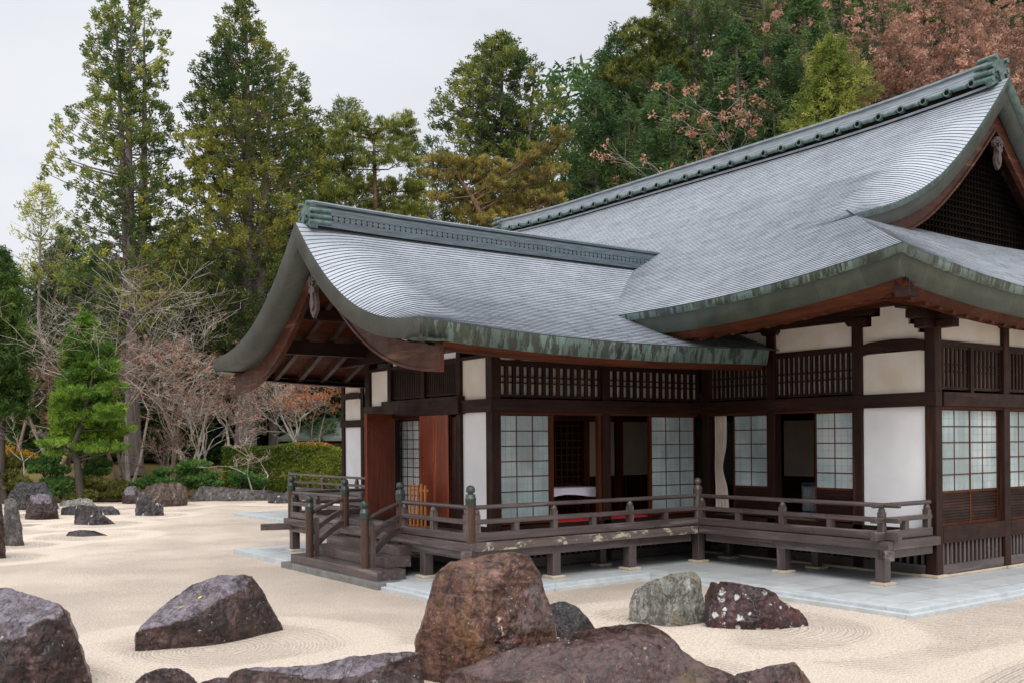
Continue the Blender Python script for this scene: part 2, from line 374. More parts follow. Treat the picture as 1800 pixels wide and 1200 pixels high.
# ---- fascias of the eaves (two copper bands on the main wing, one on the small wing)
def band(pts, off_top, off_bot, inset_top, inset_bot, inward, back=.35):
    """vertical band below an edge curve; inward = unit xy vector into the building"""
    P = np.array(pts, float); I = np.array([inward[0], inward[1], 0.])
    a = P + I * inset_top + np.array([0, 0, off_top]); b = P + I * inset_bot + np.array([0, 0, off_bot]); c = b + I * back
    return np.stack([a, b, c])
def ycurve(x, ya, yb, zf, n=50):
    t = ya + (yb - ya) * np.linspace(0, 1, n); return np.stack([np.full(n, x), t, zf(np.full(n, x), t)], -1)
def xcurve(y, xa, xb, zf, n=50):
    t = xa + (xb - xa) * np.linspace(0, 1, n); return np.stack([t, np.full(n, y), zf(t, np.full(n, y))], -1)
westL = [ycurve(EX, EY, 5.75, z_west), ycurve(EX, 11.1, 25.37, z_west)]
southL = xcurve(EY, EX, XR - EX, z_south)
def mitre(P, Q): pass
for P in westL:
    A = band(P, .02, -.13, 0, .03, (1, 0), .1); B = band(P, -.13, -.46, .09, .17, (1, 0), .4)
    for Mx, dd in ((A, (0, .03, .13)), (B, (.09, .17, .57))):
        if P is westL[0]: Mx[0, 0, 1] += dd[0]; Mx[1, 0, 1] += dd[1]; Mx[2, 0, 1] += dd[2]
    MB().grid(A).build('eave_trim', M_fteal, main_roof); MB().grid(B).build('fascia', M_fascia, main_roof)
A = band(southL, .02, -.13, 0, .03, (0, 1), .1); B = band(southL, -.13, -.46, .09, .17, (0, 1), .4)
for Mx, dd in ((A, (0, .03, .13)), (B, (.09, .17, .57))):
    for k in range(3): Mx[k, 0, 0] += dd[k]
MB().grid(A).build('eave_trim', M_fteal, main_roof); MB().grid(B).build('fascia', M_fascia, main_roof)
for y0, sg in ((WEY, 1), (WEN, -1)):
    P = xcurve(y0, XV, -.25, z_wing); MB().grid(band(P, .02, -.30, 0, .07, (0, sg), .5)).build('fascia', M_fteal, wing_roof)
# brown boards right under the copper
P = xcurve(WEY, XV + .5, -.25, z_wing); MB().grid(band(P, -.29, -.40, .14, .22, (0, 1), .3)).build('eave_board', W['red', 'x'], wing_roof)
P = xcurve(WEN, XV + .5, -.25, z_wing); MB().grid(band(P, -.29, -.40, .14, .22, (0, -1), .3)).build('eave_board', W['red', 'x'], wing_roof)
for P in westL:
    B = band(P, -.45, -.60, .30, .36, (1, 0), .3)
    if P is westL[0]:
        for k, d in enumerate((.3, .36, .66)): B[k, 0, 1] += d
    MB().grid(B).build('eave_board', W['red', 'y'], main_roof)
B = band(southL, -.45, -.60, .30, .36, (0, 1), .3)
for k, d in enumerate((.3, .36, .66)): B[k, 0, 0] += d
MB().grid(B).build('eave_board', W['red', 'y'], main_roof)

# ---- soffits and rafters
mb = MB(); rf = MB()
def soff_w(x, y):      # main west/south soffit height as a function of distance in from the eave
    return None
for (ya, yb) in ((EY + .4, 5.9), (11.0, 24.9)):
    t = np.linspace(ya, yb, 40)
    a = np.stack([np.full(40, EX + .5), t, z_west(np.full(40, EX), t) - .56], -1); b = np.stack([np.full(40, .1), t, np.full(40, 5.34)], -1); mb.grid(np.stack([a, b]))
    for y in np.arange(ya + .2, yb, .42):
        z0 = float(z_west(EX, y)) - .60; xe = 0.05 if y > .1 else max(-1.63 + (y - EY) * 0 , EX + .5 + (y + .9) * 2.2)
        if xe > EX + .9: rf.bar((EX + .5, y, z0), (xe, y, z0 + (5.28 - z0) * (xe - EX - .5) / (-EX - .5)), .10, .13)
    rf.build('rafter_row', W['red', 'x'], main_roof); rf = MB()
t = np.linspace(EX + .4, XR - EX - .4, 60)
a = np.stack([t, np.full(60, EY + .4), z_south(t, np.full(60, EY)) - .56], -1); b = np.stack([t, np.full(60, .1), np.full(60, 5.02)], -1); mb.grid(np.stack([a, b]))
for x in np.arange(EX + .9, XR + 2, .42):
    z0 = float(z_south(x, EY)) - .60; rf.bar((x, EY + .4, z0), (x, .05, 5.0), .10, .13)
mb.build('soffit', W['red', 'y'], main_roof); rf.build('rafter_row', W['red', 'x'], main_roof)
# hip rafter at the corner
MB().bar((EX + .35, EY + .25, 4.98), (.05, .05, 5.12), .22, .26).build('hip_rafter', W['dark', 'x'], main_roof)
# small wing: underside follows the roof, boards and rafters
mb = MB(); rfs = (MB(), MB()); pu = MB()
ys = np.concatenate([np.linspace(WEY + .35, YC, 16), np.linspace(YC, WEN - .35, 16)[1:]])
xs = np.linspace(XV + .35, 0, 20)
X, Y = np.meshgrid(xs, ys, indexing='ij'); Z = z_wing(np.full_like(X, -5.), Y) - .36
mb.grid(np.stack([X, Y, Z], -1)); mb.build('soffit', W['red', 'x'], wing_roof)
for x in np.arange(XV + .75, -.3, .62):
    for sg in (0, 1):
        rf = rfs[sg]; yy = np.linspace(WEY + .4, YC - .05, 7) if sg == 0 else np.linspace(WEN - .4, YC + .05, 7)
        rf.path([(x, y, float(z_wing(-5., y)) - .43) for y in yy], .11, .13)
for rf in rfs: rf.build('rafter_row', W['brown', 'y'], wing_roof)
for y, zz, hh in ((YC, 6.35, .3), (6.9, 5.35, .22), (10.0, 5.35, .22), (5.9, 4.72, .30), (11.0, 4.72, .30)):
    pu.bar((XV + .75, y, zz), (-.3, y, zz), .2, hh)
pu.build('purlin', W['dark', 'x'], wing_roof)

# ---- verges (thick copper edge of each gable), bargeboards, pendants
def verge(par, P, inward, thick, dep, mat, name='verge'):
    P = np.array(P); n = len(P); I = np.array([inward[0], inward[1], 0.]); mb = MB()
    th = np.array([thick(t) for t in np.linspace(0, 1, n)])[:, None] * np.array([0, 0, 1.])
    a = P + np.array([0, 0, .03]) - I * .012; b = P - th + I * .03; c = b + I * dep
    mb.grid(np.stack([a, b, c])); return mb.build(name, mat, par)
yy = np.concatenate([np.linspace(WEY, YC, 40), np.linspace(YC, WEN, 40)[1:]])
P = np.stack([np.full_like(yy, XV), yy, z_wing(np.full_like(yy, XV), yy)], -1)
verge(wing_roof, P, (1, 0), lambda t: .31 + .20 * (1 - abs(2 * t - 1)) ** 2, .5, M_verge)
def wing_v(y): return float(z_wing(XV, y))
mb = MB()
for s in (0, 1):
    yb = np.linspace(WEY + .2, YC, 24) if s == 0 else np.linspace(WEN - .2, YC, 24)
    top = np.array([(0, y, wing_v(y) - .36 - .16 * ((i / 23.) ** 1.5)) for i, y in enumerate(yb)]); hgt = np.linspace(.48, .40, 24)
    for x0, x1 in ((-8.26, -8.17),):
        f = top + (x0, 0, 0); b_ = f - np.stack([np.zeros(24), np.zeros(24), hgt], -1)
        g = f + (x1 - x0, 0, 0); h = b_ + (x1 - x0, 0, 0)
        mb.grid(np.stack([f, b_, h, g, f]), smooth=False); mb.add([f[0], b_[0], h[0], g[0]], [(0, 1, 2, 3)])
    # raised edge along the lower side
    q = top - np.stack([np.zeros(24), np.zeros(24), hgt - .03], -1)
    mb.path([(-8.275, p[1], p[2]) for p in q], .03, .05)
mb.build('bargeboard', W['maroon', 'y'], wing_roof)
PEND = [(0, .42), (.10, .40), (.13, .30), (.22, .30), (.27, .20), (.22, .10), (.14, .12), (.10, .02), (.12, -.12), (.17, -.25), (.15, -.42), (.08, -.50), (0, -.58)]
def pendant(par, fn, sc):
    pl = [(a * sc, b * sc) for a, b in PEND] + [(-a * sc, b * sc) for a, b in PEND[-2:0:-1]]
    mb = MB().prism(pl, fn, 0, .07)
    mb.prism([(a * .55, b * .55 - .1 * sc) for a, b in pl], fn, -.04, .0)
    for k in range(6):
        t = k * math.pi / 3; mb.prism([(.10 * sc * math.cos(t + j) + .05 * math.cos(t), .10 * sc * math.sin(t + j) + .22 * sc) for j in np.linspace(-.35, .35, 4)] + [(0, .22 * sc)], fn, -.05, 0)
    return mb.build('gable_pendant', M_carve, par)
pendant(wing_roof, lambda a, b, t: (-8.36 + t, YC + a, 5.62 + b), .95)
# main gable verge (south end; the north end is mirrored)
for yv, sg in ((YV0, 1), (YV1, -1)):
    xx = np.concatenate([np.linspace(.08, 6, 50), np.linspace(6, 11.92, 50)[1:]])
    zz = z_west(np.where(xx > 6, 12 - xx, xx), np.full_like(xx, yv))
    P = np.stack([xx, np.full_like(xx, yv), zz], -1)
    verge(main_roof, P, (0, sg), lambda t: .09 + .10 * (1 - abs(2 * t - 1)), .12, M_verdi, 'verge_trim')
    P2 = P + np.array([0, sg * .10, 0]) - np.stack([np.zeros_like(xx), np.zeros_like(xx), .085 + .10 * (1 - np.abs(xx - 6) / 6)], -1)
    verge(main_roof, P2, (0, sg), lambda t: .20 + .22 * (1 - abs(2 * t - 1)) ** .8, .2, M_verge)
    mb = MB()
    for s in (0, 1):
        xb = np.linspace(1.2, 6, 24) if s == 0 else np.linspace(10.8, 6, 24)
        zt = np.array([float(z_west(x if s == 0 else 12 - x, yv)) for x in xb]) - np.linspace(.36, .62, 24); hg = np.linspace(.36, .52, 24)
        y0, y1 = yv + sg * .34, yv + sg * .43
        f = np.stack([xb, np.full(24, y0), zt], -1); b_ = f - np.stack([0 * xb, 0 * xb, hg], -1); g = f + (0, y1 - y0, 0); h = b_ + (0, y1 - y0, 0)
        mb.grid(np.stack([f, b_, h, g, f]), smooth=False); mb.add([f[0], b_[0], h[0], g[0]], [(0, 1, 2, 3)])
        mb.path([(a, y0 - sg * .02, c) for a, c in zip(xb, zt - hg + .03)], .03, .05)
    mb.build('bargeboard', W['maroon', 'x'], main_roof)
    xg = np.linspace(.3, 11.7, 60); zu = z_west(np.where(xg > 6, 12 - xg, xg), np.full_like(xg, yv)) - .42 * (1 - np.abs(xg - 6) / 8)
    MB().grid(np.array([np.stack([xg, np.full(60, yv + sg * .31), zu], -1), np.stack([xg, np.full(60, yv + sg * 1.0), zu], -1)])).build('gable_soffit', W['dark', 'x'], main_roof)
    # gable wall: dark boards behind a lattice
    xg = np.linspace(.6, 11.4, 60); zg = z_west(np.where(xg > 6, 12 - xg, xg), np.full_like(xg, yv + 1.6 * sg)) - .2
    gy = yv + sg * 1.0
    mb = MB(); mb.grid(np.stack([np.stack([xg, np.full(60, gy), np.full(60, 6.7)], -1), np.stack([xg, np.full(60, gy), zg], -1)]), False)
    gw = mb.build('gable_wall', M_black, main_roof)
    mb = MB()
    for x in np.arange(.9, 11.2, .14):
        zt = float(z_west(min(x, 12 - x), yv + 1.6 * sg)) - .25
        if zt > 7.0: mb.box(x - .025, x + .025, min(gy, gy - sg * .05), max(gy, gy - sg * .05), 6.75, zt)
    for z in np.arange(7.0, 10.4, .14):
        w_ = [x for x in xg if float(z_west(min(x, 12 - x), yv + 1.6 * sg)) - .25 > z]
        if w_: mb.box(w_[0], w_[-1], min(gy - sg * .03, gy - sg * .07), max(gy - sg * .03, gy - sg * .07), z - .02, z + .02)
    mb.build('gable_lattice', M_black, main_roof)
    ya, yb = sorted((gy - sg * .30, gy - sg * .02))
    MB().box(.5, 11.5, ya, yb, 6.62, 7.0).build('gable_sill', M_verge, main_roof)
    if sg == 1: pendant(main_roof, lambda a, b, t: (6 + a, yv + .26 + t, 9.25 + b), .78)

# ---- ridges
def ridge(par, a, b, axis, zf, c, wd, h0, disc):
    """stacked ridge with a rounded cap; runs along axis 0/1 at cross position c"""
    n = 60; t = np.linspace(a, b, n)
    z = np.array([zf(q) for q in t])
    def xyz(tt, off, zz): return (tt, c + off, zz) if axis == 0 else (c + off, tt, zz)
    sec = [(-wd * (.52 if disc > .3 else .62), -.12), (-wd * (.52 if disc > .3 else .62), .02), (-wd * .50, .03), (-wd * .50, .12), (-wd * .60, .125), (-wd * .60, .15), (-wd * .48, .16), (-wd * .46, .22), (-wd * .47, .225),
           (-wd * .44, .28), (-wd * .45, .285), (-wd * .41, h0 - .10), (-wd * .52, h0 - .085), (-wd * .52, h0 - .04), (-wd * .34, h0), (0, h0 + .03)]
    sec = sec + [(-p, q) for p, q in sec[-2::-1]]
    mb = MB(); G = np.array([[xyz(t[i], p, z[i] + q) for p, q in sec] for i in range(n)]); mb.grid(G, smooth=False)
    mb.add(G[0], [tuple(range(len(sec)))]); mb.add(G[-1], [tuple(range(len(sec)))[::-1]])
    rr = mb.build('ridge', M_ridge if disc > .3 else M_ridgedark, par)
    if disc > .3:
        for sg in (-1, 1): MB().grid(np.array([[xyz(t[i], sg * wd * .525, z[i] + q) for q in (-.06, .155)] for i in range(n)]), False).build('ridge_shade_strip', M_black, rr)  # flat black strip painting the shade behind the tile row
    for sg in (-1, 1):
        mb = MB()
        for q in np.arange(min(a, b) + .35, max(a, b) - .2, disc):
            zz = zf(q) + .075
            p0 = xyz(q, sg * wd * .40, zz); p1 = xyz(q, sg * wd * (.74 if disc > .3 else .60), zz)
            mb.tube([p0, p1], .092 if disc > .3 else .06, 12)
            if disc > .3: mb.cur = 1; mb.tube([p1, xyz(q, sg * (wd * .74 + .004), zz)], .058, 12); mb.cur = 0
            if disc > .3:
                mb.tube([xyz(q + .14, sg * wd * .62, zz - .01), xyz(q + disc - .14, sg * wd * .62, zz - .01)], .055, 8)
        mb.build('ridge_tile_row', [M_verdi if disc > .3 else M_ridgedark, M_black], rr)
    return rr
def oni(par, p, axis, sg, sc, name='ridge_end_ornament'):
    """end ornament: scrolled plate with stacked drum tiles"""
    def f(a, b, t): return (p[0] + sg * t, p[1] + a, p[2] + b) if axis == 0 else (p[0] + a, p[1] + sg * t, p[2] + b)
    pl = [(-.42, -.22), (-.48, -.05), (-.36, .05), (-.38, .25), (-.30, .42), (-.34, .55), (-.2, .62), (0, .60), (.2, .62), (.34, .55), (.30, .42), (.38, .25), (.36, .05), (.48, -.05), (.42, -.22), (.2, -.1), (-.2, -.1)]
    mb = MB().prism([(a * sc, b * sc) for a, b in pl], f, -.05, .10)
    for q in (-1, 1):
        for zz in (-.02, .17, .36): mb.tube([f(q * .40 * sc, zz * sc, -.34), f(q * .40 * sc, zz * sc, .12)], .075 * sc, 10)
        mb.tube([f(q * .28 * sc, .58 * sc, -.3), f(q * .28 * sc, .60 * sc, .16)], .07 * sc, 10)
        mb.tube([f(q * .22 * sc, .18 * sc + .1 * math.sin(k / 2.) * sc, .13 + .0 * k) if False else f(q * (.2 + .1 * math.cos(k * .7)) * sc, (.15 + .1 * math.sin(k * .7)) * sc, .12) for k in range(9)], .03 * sc, 6)
    mb.tube([f(0, .1 * sc, .06), f(0, .1 * sc, .15)], .12 * sc, 12)
    return mb.build(name, M_verdi, par)
wr = ridge(wing_roof, -8.45, 1.35, 0, lambda x: 6.97 + .05 * max(0, (-5 - x) / 3.5) ** 2, YC, .42, .40, .13)
oni(wr, (-8.42, YC, 6.98), 0, -1, .62)
mr = ridge(main_roof, 2.1, 22.05, 1, lambda y: 10.62 + .20 * max(0, (7.5 - y) / 5.5) ** 2 + .14 * max(0, (y - 17) / 5.) ** 2, 6.0, .52, .52, .62)
oni(mr, (6, 2.05, 10.86), 1, -1, .85); oni(mr, (6, 22.1, 10.80), 1, 1, .85)

# ================================================================== WALLS OF THE HALL
# a face is (fn, name-axis): fn(s, t, z): s along the wall, t out of the wall, to world
def F_west(s, t, z): return (-t, s, z)             # main wing, facing -x
def F_south(s, t, z): return (s, -t, z)            # main wing, facing -y
def F_porch(s, t, z): return (s, YS - t, z)        # small wing long side, facing -y
def F_gable(s, t, z): return (XW - t, s, z)        # small wing gable side, facing -x
def F_north(s, t, z): return (s, YNW + t, z)
def wbox(mb, fn, s0, s1, t0, t1, z0, z1):
    p, q = fn(s0, t0, z0), fn(s1, t1, z1)
    return mb.box(min(p[0], q[0]), max(p[0], q[0]), min(p[1], q[1]), max(p[1], q[1]), min(p[2], q[2]), max(p[2], q[2]))
AXN = {F_west: 'y', F_gable: 'y', F_south: 'x', F_porch: 'x', F_north: 'x'}
def beam(fn, s0, s1, z0, z1, t=.03, d=.2, m='dark', name='beam'):
    return wbox(MB(), fn, s0, s1, t - d, t, z0, z1).build(name, W[m, AXN[fn]], hall, .006)
def post(fn, s, z0, z1, wd=.22, m='dark'):
    o = wbox(MB(), fn, s - wd / 2, s + wd / 2, -wd, 0, z0, z1).build('post', W[m, 'z'], hall, .012); return o
def plaster(fn, s0, s1, z0, z1, m=None, name='plaster_panel', t=-.07):
    return wbox(MB(), fn, s0, s1, t - .06, t, z0, z1).build(name, m or M_plaster, hall)
def poly_plaster(fn, pts, t=-.07):
    return MB().prism(pts, lambda a, b, q: fn(a, q, b), t, t - .06).build('plaster_panel', M_aged, hall)
def screen(fn, s0, s1, z0, z1, cols, rows, t=-.09, dado=0, mat=None):
    """sliding paper screen: frame and bars, paper, optional louvred dado"""
    fr = MB(); st, d = .035, .035
    zb = z0 + dado
    wbox(fr, fn, s0, s0 + st, t - d, t, z0, z1); wbox(fr, fn, s1 - st, s1, t - d, t, z0, z1)
    wbox(fr, fn, s0 + st, s1 - st, t - d, t, z1 - st, z1); wbox(fr, fn, s0 + st, s1 - st, t - d, t, zb, zb + .045)
    a, b = s0 + st, s1 - st
    for k in range(1, cols): x = a + (b - a) * k / cols; wbox(fr, fn, x - .009, x + .009, t - d, t - .006, zb + .045, z1 - st)
    for k in range(1, rows): z = zb + .045 + (z1 - st - zb - .045) * k / rows; wbox(fr, fn, a, b, t - d, t - .004, z - .009, z + .009)
    if dado:
        wbox(fr, fn, a, b, t - d, t, z0, z0 + .05)
    o = fr.build('shoji_screen', W['red', 'z'], hall)
    pp = MB(); wbox(pp, fn, a, b, t - d + .002, t - .016, zb + .02, z1 - .02); pp.build('paper', mat or M_shoji, o)
    th = MB()                                            # thin secondary bars behind the glass
    for k in range(cols):
        for q in (1, 2): x = a + (b - a) * (k + q / 3.) / cols; wbox(th, fn, x - .003, x + .003, t - .016, t - .013, zb + .045, z1 - st)
    for k in range(rows): z = zb + .045 + (z1 - st - zb - .045) * (k + .5) / rows; wbox(th, fn, a, b, t - .016, t - .0125, z - .003, z + .003)
    th.build('thin_bars', M_thin, o)
    if dado:
        lv = MB(); wbox(lv, fn, a, b, t - d, t - .02, z0 + .05, zb)
        n = int((dado - .05) / .055)
        for k in range(n): z = z0 + .06 + k * .055; wbox(lv, fn, a, b, t - .02, t - .006, z, z + .034)
        lv.build('louvred_dado', W['dark', AXN[fn]], o)
    return o
M_thin = simple('thin bar', (.20, .27, .27), (.28, .36, .36), 5, bmp=0)
M_gap = simple('grey backing paper', (.36, .335, .31), (.50, .47, .44), 3, rough=.8, bmp=0)
def transom(fn, s0, s1, z0, z1, n, rails=(.36, .55), back=None, bw=.44, t=-.06):
    mb = MB(); wbox(mb, fn, s0, s1, t - .05, t, z0, z0 + .045); wbox(mb, fn, s0, s1, t - .05, t, z1 - .04, z1)
    p = (s1 - s0) / n
    for k in range(n + 1): x = s0 + k * p; wbox(mb, fn, x - p * bw / 2, x + p * bw / 2, t - .045, t - .005, z0 + .045, z1 - .04)
    for r in rails: z = z0 + (z1 - z0) * r; wbox(mb, fn, s0, s1, t - .06, t - .025, z - .014, z + .014)
    o = mb.build('transom_lattice', W['dark', 'z'], hall)
    wbox(MB(), fn, s0, s1, t - .10, t - .08, z0, z1).build('backing_paper', back or M_gap, o); return o
NZ0, NZ1 = 3.15, 3.41
# ---------- west side of the main wing (also beyond the small wing)
pw = [.11, 1.67, 3.80, 5.68]
for s in pw: post(F_west, s, 0.05, 4.95 if s < 1.8 else 4.75)
for s in (11.25, 13.4, 15.5, 17.6, 19.7, 21.8): post(F_west, s, .05, 4.75)
post(F_west, 22.55, .05, 4.9); post(F_west, 24.1, .05, 4.95)
beam(F_west, -.03, 5.75, NZ0, NZ1, .035); beam(F_west, 11.1, 24.23, NZ0, NZ1, .035)
beam(F_west, 1.78, 5.6, 3.10, NZ0, -.02, .14, 'red', 'kamoi_rail'); beam(F_west, 11.3, 22.5, 3.10, NZ0, -.02, .14, 'red', 'kamoi_rail')
beam(F_west, 1.78, 5.7, 4.31, 4.38, -.02, .12); beam(F_west, 11.3, 22.5, 4.31, 4.38, -.02, .12)
for a, b in ((.22, 1.56), (22.66, 23.99)):
    plaster(F_west, a, b, FL, NZ0); plaster(F_west, a, b, NZ1, 4.19, M_aged)
    m = (a + b) / 2
    MB().prism([(a, 4.17), (a + .12, 4.19), (m, 4.22), (b - .12, 4.19), (b, 4.17), (b, 4.36), (b - .2, 4.41), (m, 4.43), (a + .2, 4.41), (a, 4.36)], lambda p, q, t: F_west(p, t, q), -.15, .02).build('curved_tie_beam', W['dark', 'y'], hall, .006)
    e = lambda p: p if a < 5 else 2 * 12.1 - p
    poly_plaster(F_west, [(a, 4.36), (b, 4.36), (b, 4.72), (b - .19, 4.72), (b - .19, 4.90), (b - .38, 4.90), (b - .38, 5.12), (a + .36, 5.12), (a + .36, 4.70), (a + .17, 4.66), (a + .17, 4.52), (a, 4.50)])
plaster(F_west, 1.78, 3.70, 4.38, 4.92, M_aged); plaster(F_west, 3.9, 5.6, 4.38, 4.92)
for a, b in ((13.5, 15.4), (15.6, 17.5), (17.7, 19.6), (19.8, 21.7), (11.36, 13.3), (21.9, 22.45)): plaster(F_west, a, b, 4.38, 4.92)
transom(F_west, 1.78, 3.69, 3.45, 4.31, 15); transom(F_west, 3.91, 5.58, 3.45, 4.31, 13)
for a, b in ((11.36, 13.29), (13.51, 15.39), (15.61, 17.49), (17.71, 19.59), (19.81, 21.69), (21.91, 22.45)): transom(F_west, a, b, 3.45, 4.31, max(4, int((b - a) * 7.6)))
screen(F_west, 1.78, 2.73, FL + .03, 3.11, 2, 5, dado=.62); screen(F_west, 3.92, 4.93, FL + .03, 3.11, 2, 5, dado=.60, t=-.10)
for a in (13.51, 15.61, 17.71, 19.81): screen(F_west, a, a + .95, FL + .03, 3.11, 2, 5, dado=.62); screen(F_west, a + .95, a + 1.9, FL + .03, 3.11, 2, 5, t=-.135, dado=.62)
screen(F_west, 21.91, 22.45, FL + .03, 3.11, 2, 5, dado=.62); screen(F_west, 11.36, 12.3, FL + .03, 3.11, 2, 5, dado=.62)
# bracket blocks and wall plates under the eaves
def bracket(fn, s, z, side=1, big=False):
    mb = MB(); L = .42 if not big else .6
    for k, (ln, zz) in enumerate(((L * .55, z), (L, z + .17))):
        mb.prism([(s - ln, zz + .15), (s - ln, zz + .07), (s - ln * .75, zz), (s + ln * .75, zz), (s + ln, zz + .07), (s + ln, zz + .15)], lambda p, q, t: fn(p, t, q), -.17, .03 + .02 * k)
    return mb.build('bracket', W['dark', AXN[fn]], hall, .005)
for s in (1.67, 3.8, 11.25, 13.4, 15.5, 17.6, 19.7, 21.8, 22.55): bracket(F_west, s, 4.76 if s < 5 or s > 22 else 4.72)
def plate(fn, a, b, z0, z1, t, m='red'): return beam(fn, a, b, z0, z1, t, .26, m, 'wall_plate')
plate(F_west, -1.0, 5.78, 5.06, 5.32, .06); plate(F_west, 11.2, 25.2, 5.06, 5.32, .06)
plate(F_west, 1.7, 5.74, 4.86, 5.06, .02, 'dark'); plate(F_west, 11.2, 22.5, 4.86, 5.06, .02, 'dark')
MB().box(.15, .22, .23, 5.7, 4.2, 5.40).build('wall_core', M_black, hall); MB().box(.23, 11.8, .15, .22, 4.2, 5.15).build('wall_core', M_black, hall)
# ---------- south side of the main wing
ps = [.11, 2.5, 4.7, 6.9, 9.1, 11.89]
for s in ps[1:]: post(F_south, s, .05, 4.75)
for a, b in zip(ps[:-1], ps[1:]):
    a, b = a + .12, b - .12; m = (a + b) / 2
    screen(F_south, a, m + .02, FL + .05, 3.11, 2, 5, dado=.60); screen(F_south, m - .02, b, FL + .05, 3.11, 2, 5, t=-.13, dado=.60)
    transom(F_south, a, m - .06, 3.47, 4.27, 7, rails=(.42, .58), back=M_cream); transom(F_south, m + .06, b, 3.47, 4.27, 7, rails=(.42, .58), back=M_cream)
    wbox(MB(), F_south, m - .06, m + .06, -.15, -.03, NZ1, 4.27).build('stud', W['dark', 'z'], hall)
    plaster(F_south, a, b, 4.36, 4.82, M_aged)
    wbox(MB(), F_south, a, b, -.16, .0, .62, FL + .05).build('sill_beam', W['dark', 'x'], hall, .006)
    wbox(MB(), F_south, a, b, -.14, -.02, .03, .22).build('ground_sill', W['grey', 'x'], hall, .006)
    bars = MB(); n = 15
    for k in range(n): x = a + (b - a) * (k + .5) / n; wbox(bars, F_south, x - .028, x + .028, -.12, -.05, .22, .62)
    wbox(bars, F_south, a, b, -.16, -.13, .22, .62)
    bars.build('floor_vent_grille', W['grey', 'z'], hall)
    bracket(F_south, b + .12, 4.70)
beam(F_south, .225, 12, NZ0, NZ1, .035); beam(F_south, .22, 11.8, 4.27, 4.36, -.02, .12); beam(F_south, .22, 11.8, 3.10, NZ0, -.02, .14, 'red', 'kamoi_rail')
plate(F_south, -1.9, 12.5, 4.98, 5.24, .07); plate(F_south, .23, 12, 4.80, 4.98, .02, 'dark')
# stacked bracket noses at the corner
mb = MB()
for k, (L, z) in enumerate(((.35, 4.56), (.62, 4.72), (.95, 4.88))):
    mb.box(-L, .2, .0, .2, z, z + .155); mb.box(.004, .204, -L, -.001, z + .003, z + .15)
mb.build('bracket', W['dark', 'x'], hall, .006)
# ---------- long side of the small wing
for s in (-5.72, -2.86): post(F_porch, s, .05, 4.6)
beam(F_porch, -5.84, -.02, NZ0, NZ1, .035); beam(F_porch, -5.6, -.1, 3.10, NZ0, -.02, .14, 'red', 'kamoi_rail'); beam(F_porch, -5.6, -.05, 4.10, 4.17, -.01, .12)
transom(F_porch, -5.60, -2.98, 3.45, 4.10, 14, rails=(.44, .62)); transom(F_porch, -2.74, -.03, 3.45, 4.10, 14, rails=(.44, .62))
plaster(F_porch, -5.6, -.05, 4.17, 4.52)
screen(F_porch, -5.60, -4.33, FL + .03, 3.11, 3, 7); screen(F_porch, -1.50, -.12, FL + .03, 3.11, 3, 7)
wbox(MB(), F_porch, -4.33, -4.25, -.14, -.07, FL, 3.1).build('screen_stile', W['red', 'z'], hall); wbox(MB(), F_porch, -3.05, -2.97, -.16, -.06, FL, 3.1).build('screen_stile', W['red', 'z'], hall); wbox(MB(), F_porch, -1.56, -1.50, -.14, -.07, FL, 3.1).build('screen_stile', W['red', 'z'], hall)
mb = MB()
for x in np.arange(-5.2, -.2, .69): mb.prism([(0, 4.36), (-.62, 4.36), (-.62, 4.28), (-.5, 4.19), (0, 4.17)], lambda a, b, t: (x + t, YS + a, b), -.06, .06)
mb.build('beam_nose_row', W['red', 'y'], hall, .006)
plate(F_porch, -5.8, -.1, 4.50, 4.74, .04)
# ---------- gable side of the small wing with the double door
post(F_gable, 11.0, .05, 4.9)
for s in (7.02, 9.93): post(F_gable, s, FL, 4.5, .16)
beam(F_gable, 5.78, 11.12, NZ0, NZ1, .035); wbox(MB(), F_gable, 6.86, 10.1, -.1, .11, NZ0 - .02, 3.50).build('door_head', W['dark', 'y'], hall, .008)
for a, b in ((6.02, 6.94), (10.02, 10.88)): plaster(F_gable, a, b, FL, NZ0); plaster(F_gable, a, b, NZ1, 4.24, M_aged)
for a, b in ((7.12, 8.38), (8.54, 9.84)): transom(F_gable, a, b, 3.54, 4.22, 17, rails=(.2, .4, .6, .8), bw=.62); plaster(F_gable, a, b, 4.29, 4.42)
wbox(MB(), F_gable, 8.38, 8.54, -.15, -.01, 3.5, 4.5).build('stud', W['dark', 'z'], hall)
beam(F_gable, 6.0, 10.9, 4.22, 4.29, -.01, .12); plate(F_gable, 4.6, 12.3, 4.42, 4.78, .05, 'dark')
mb = MB(); mb.add([(XW + .05, 5.8, 4.7), (XW + .05, 11.1, 4.7), (XW + .05, 10.2, 5.35), (XW + .05, 9.4, 5.9), (XW + .05, 8.45, 6.5), (XW + .05, 7.5, 5.9), (XW + .05, 6.7, 5.35)], [(0, 1, 2, 3, 4, 5, 6)])
mb.build('gable_wall', M_plaster, hall)
mb = MB()
for y in np.arange(6.4, 10.6, .62): mb.bar((XW, y, 4.75), (XW, y, 6.8 - abs(y - 8.45) * .72), .14, .14, (1, 0, 0))
mb.bar((XW - .03, 6.3, 5.3), (XW - .03, 10.6, 5.3), .16, .26); mb.build('gable_frame', W['dark', 'z'], hall)
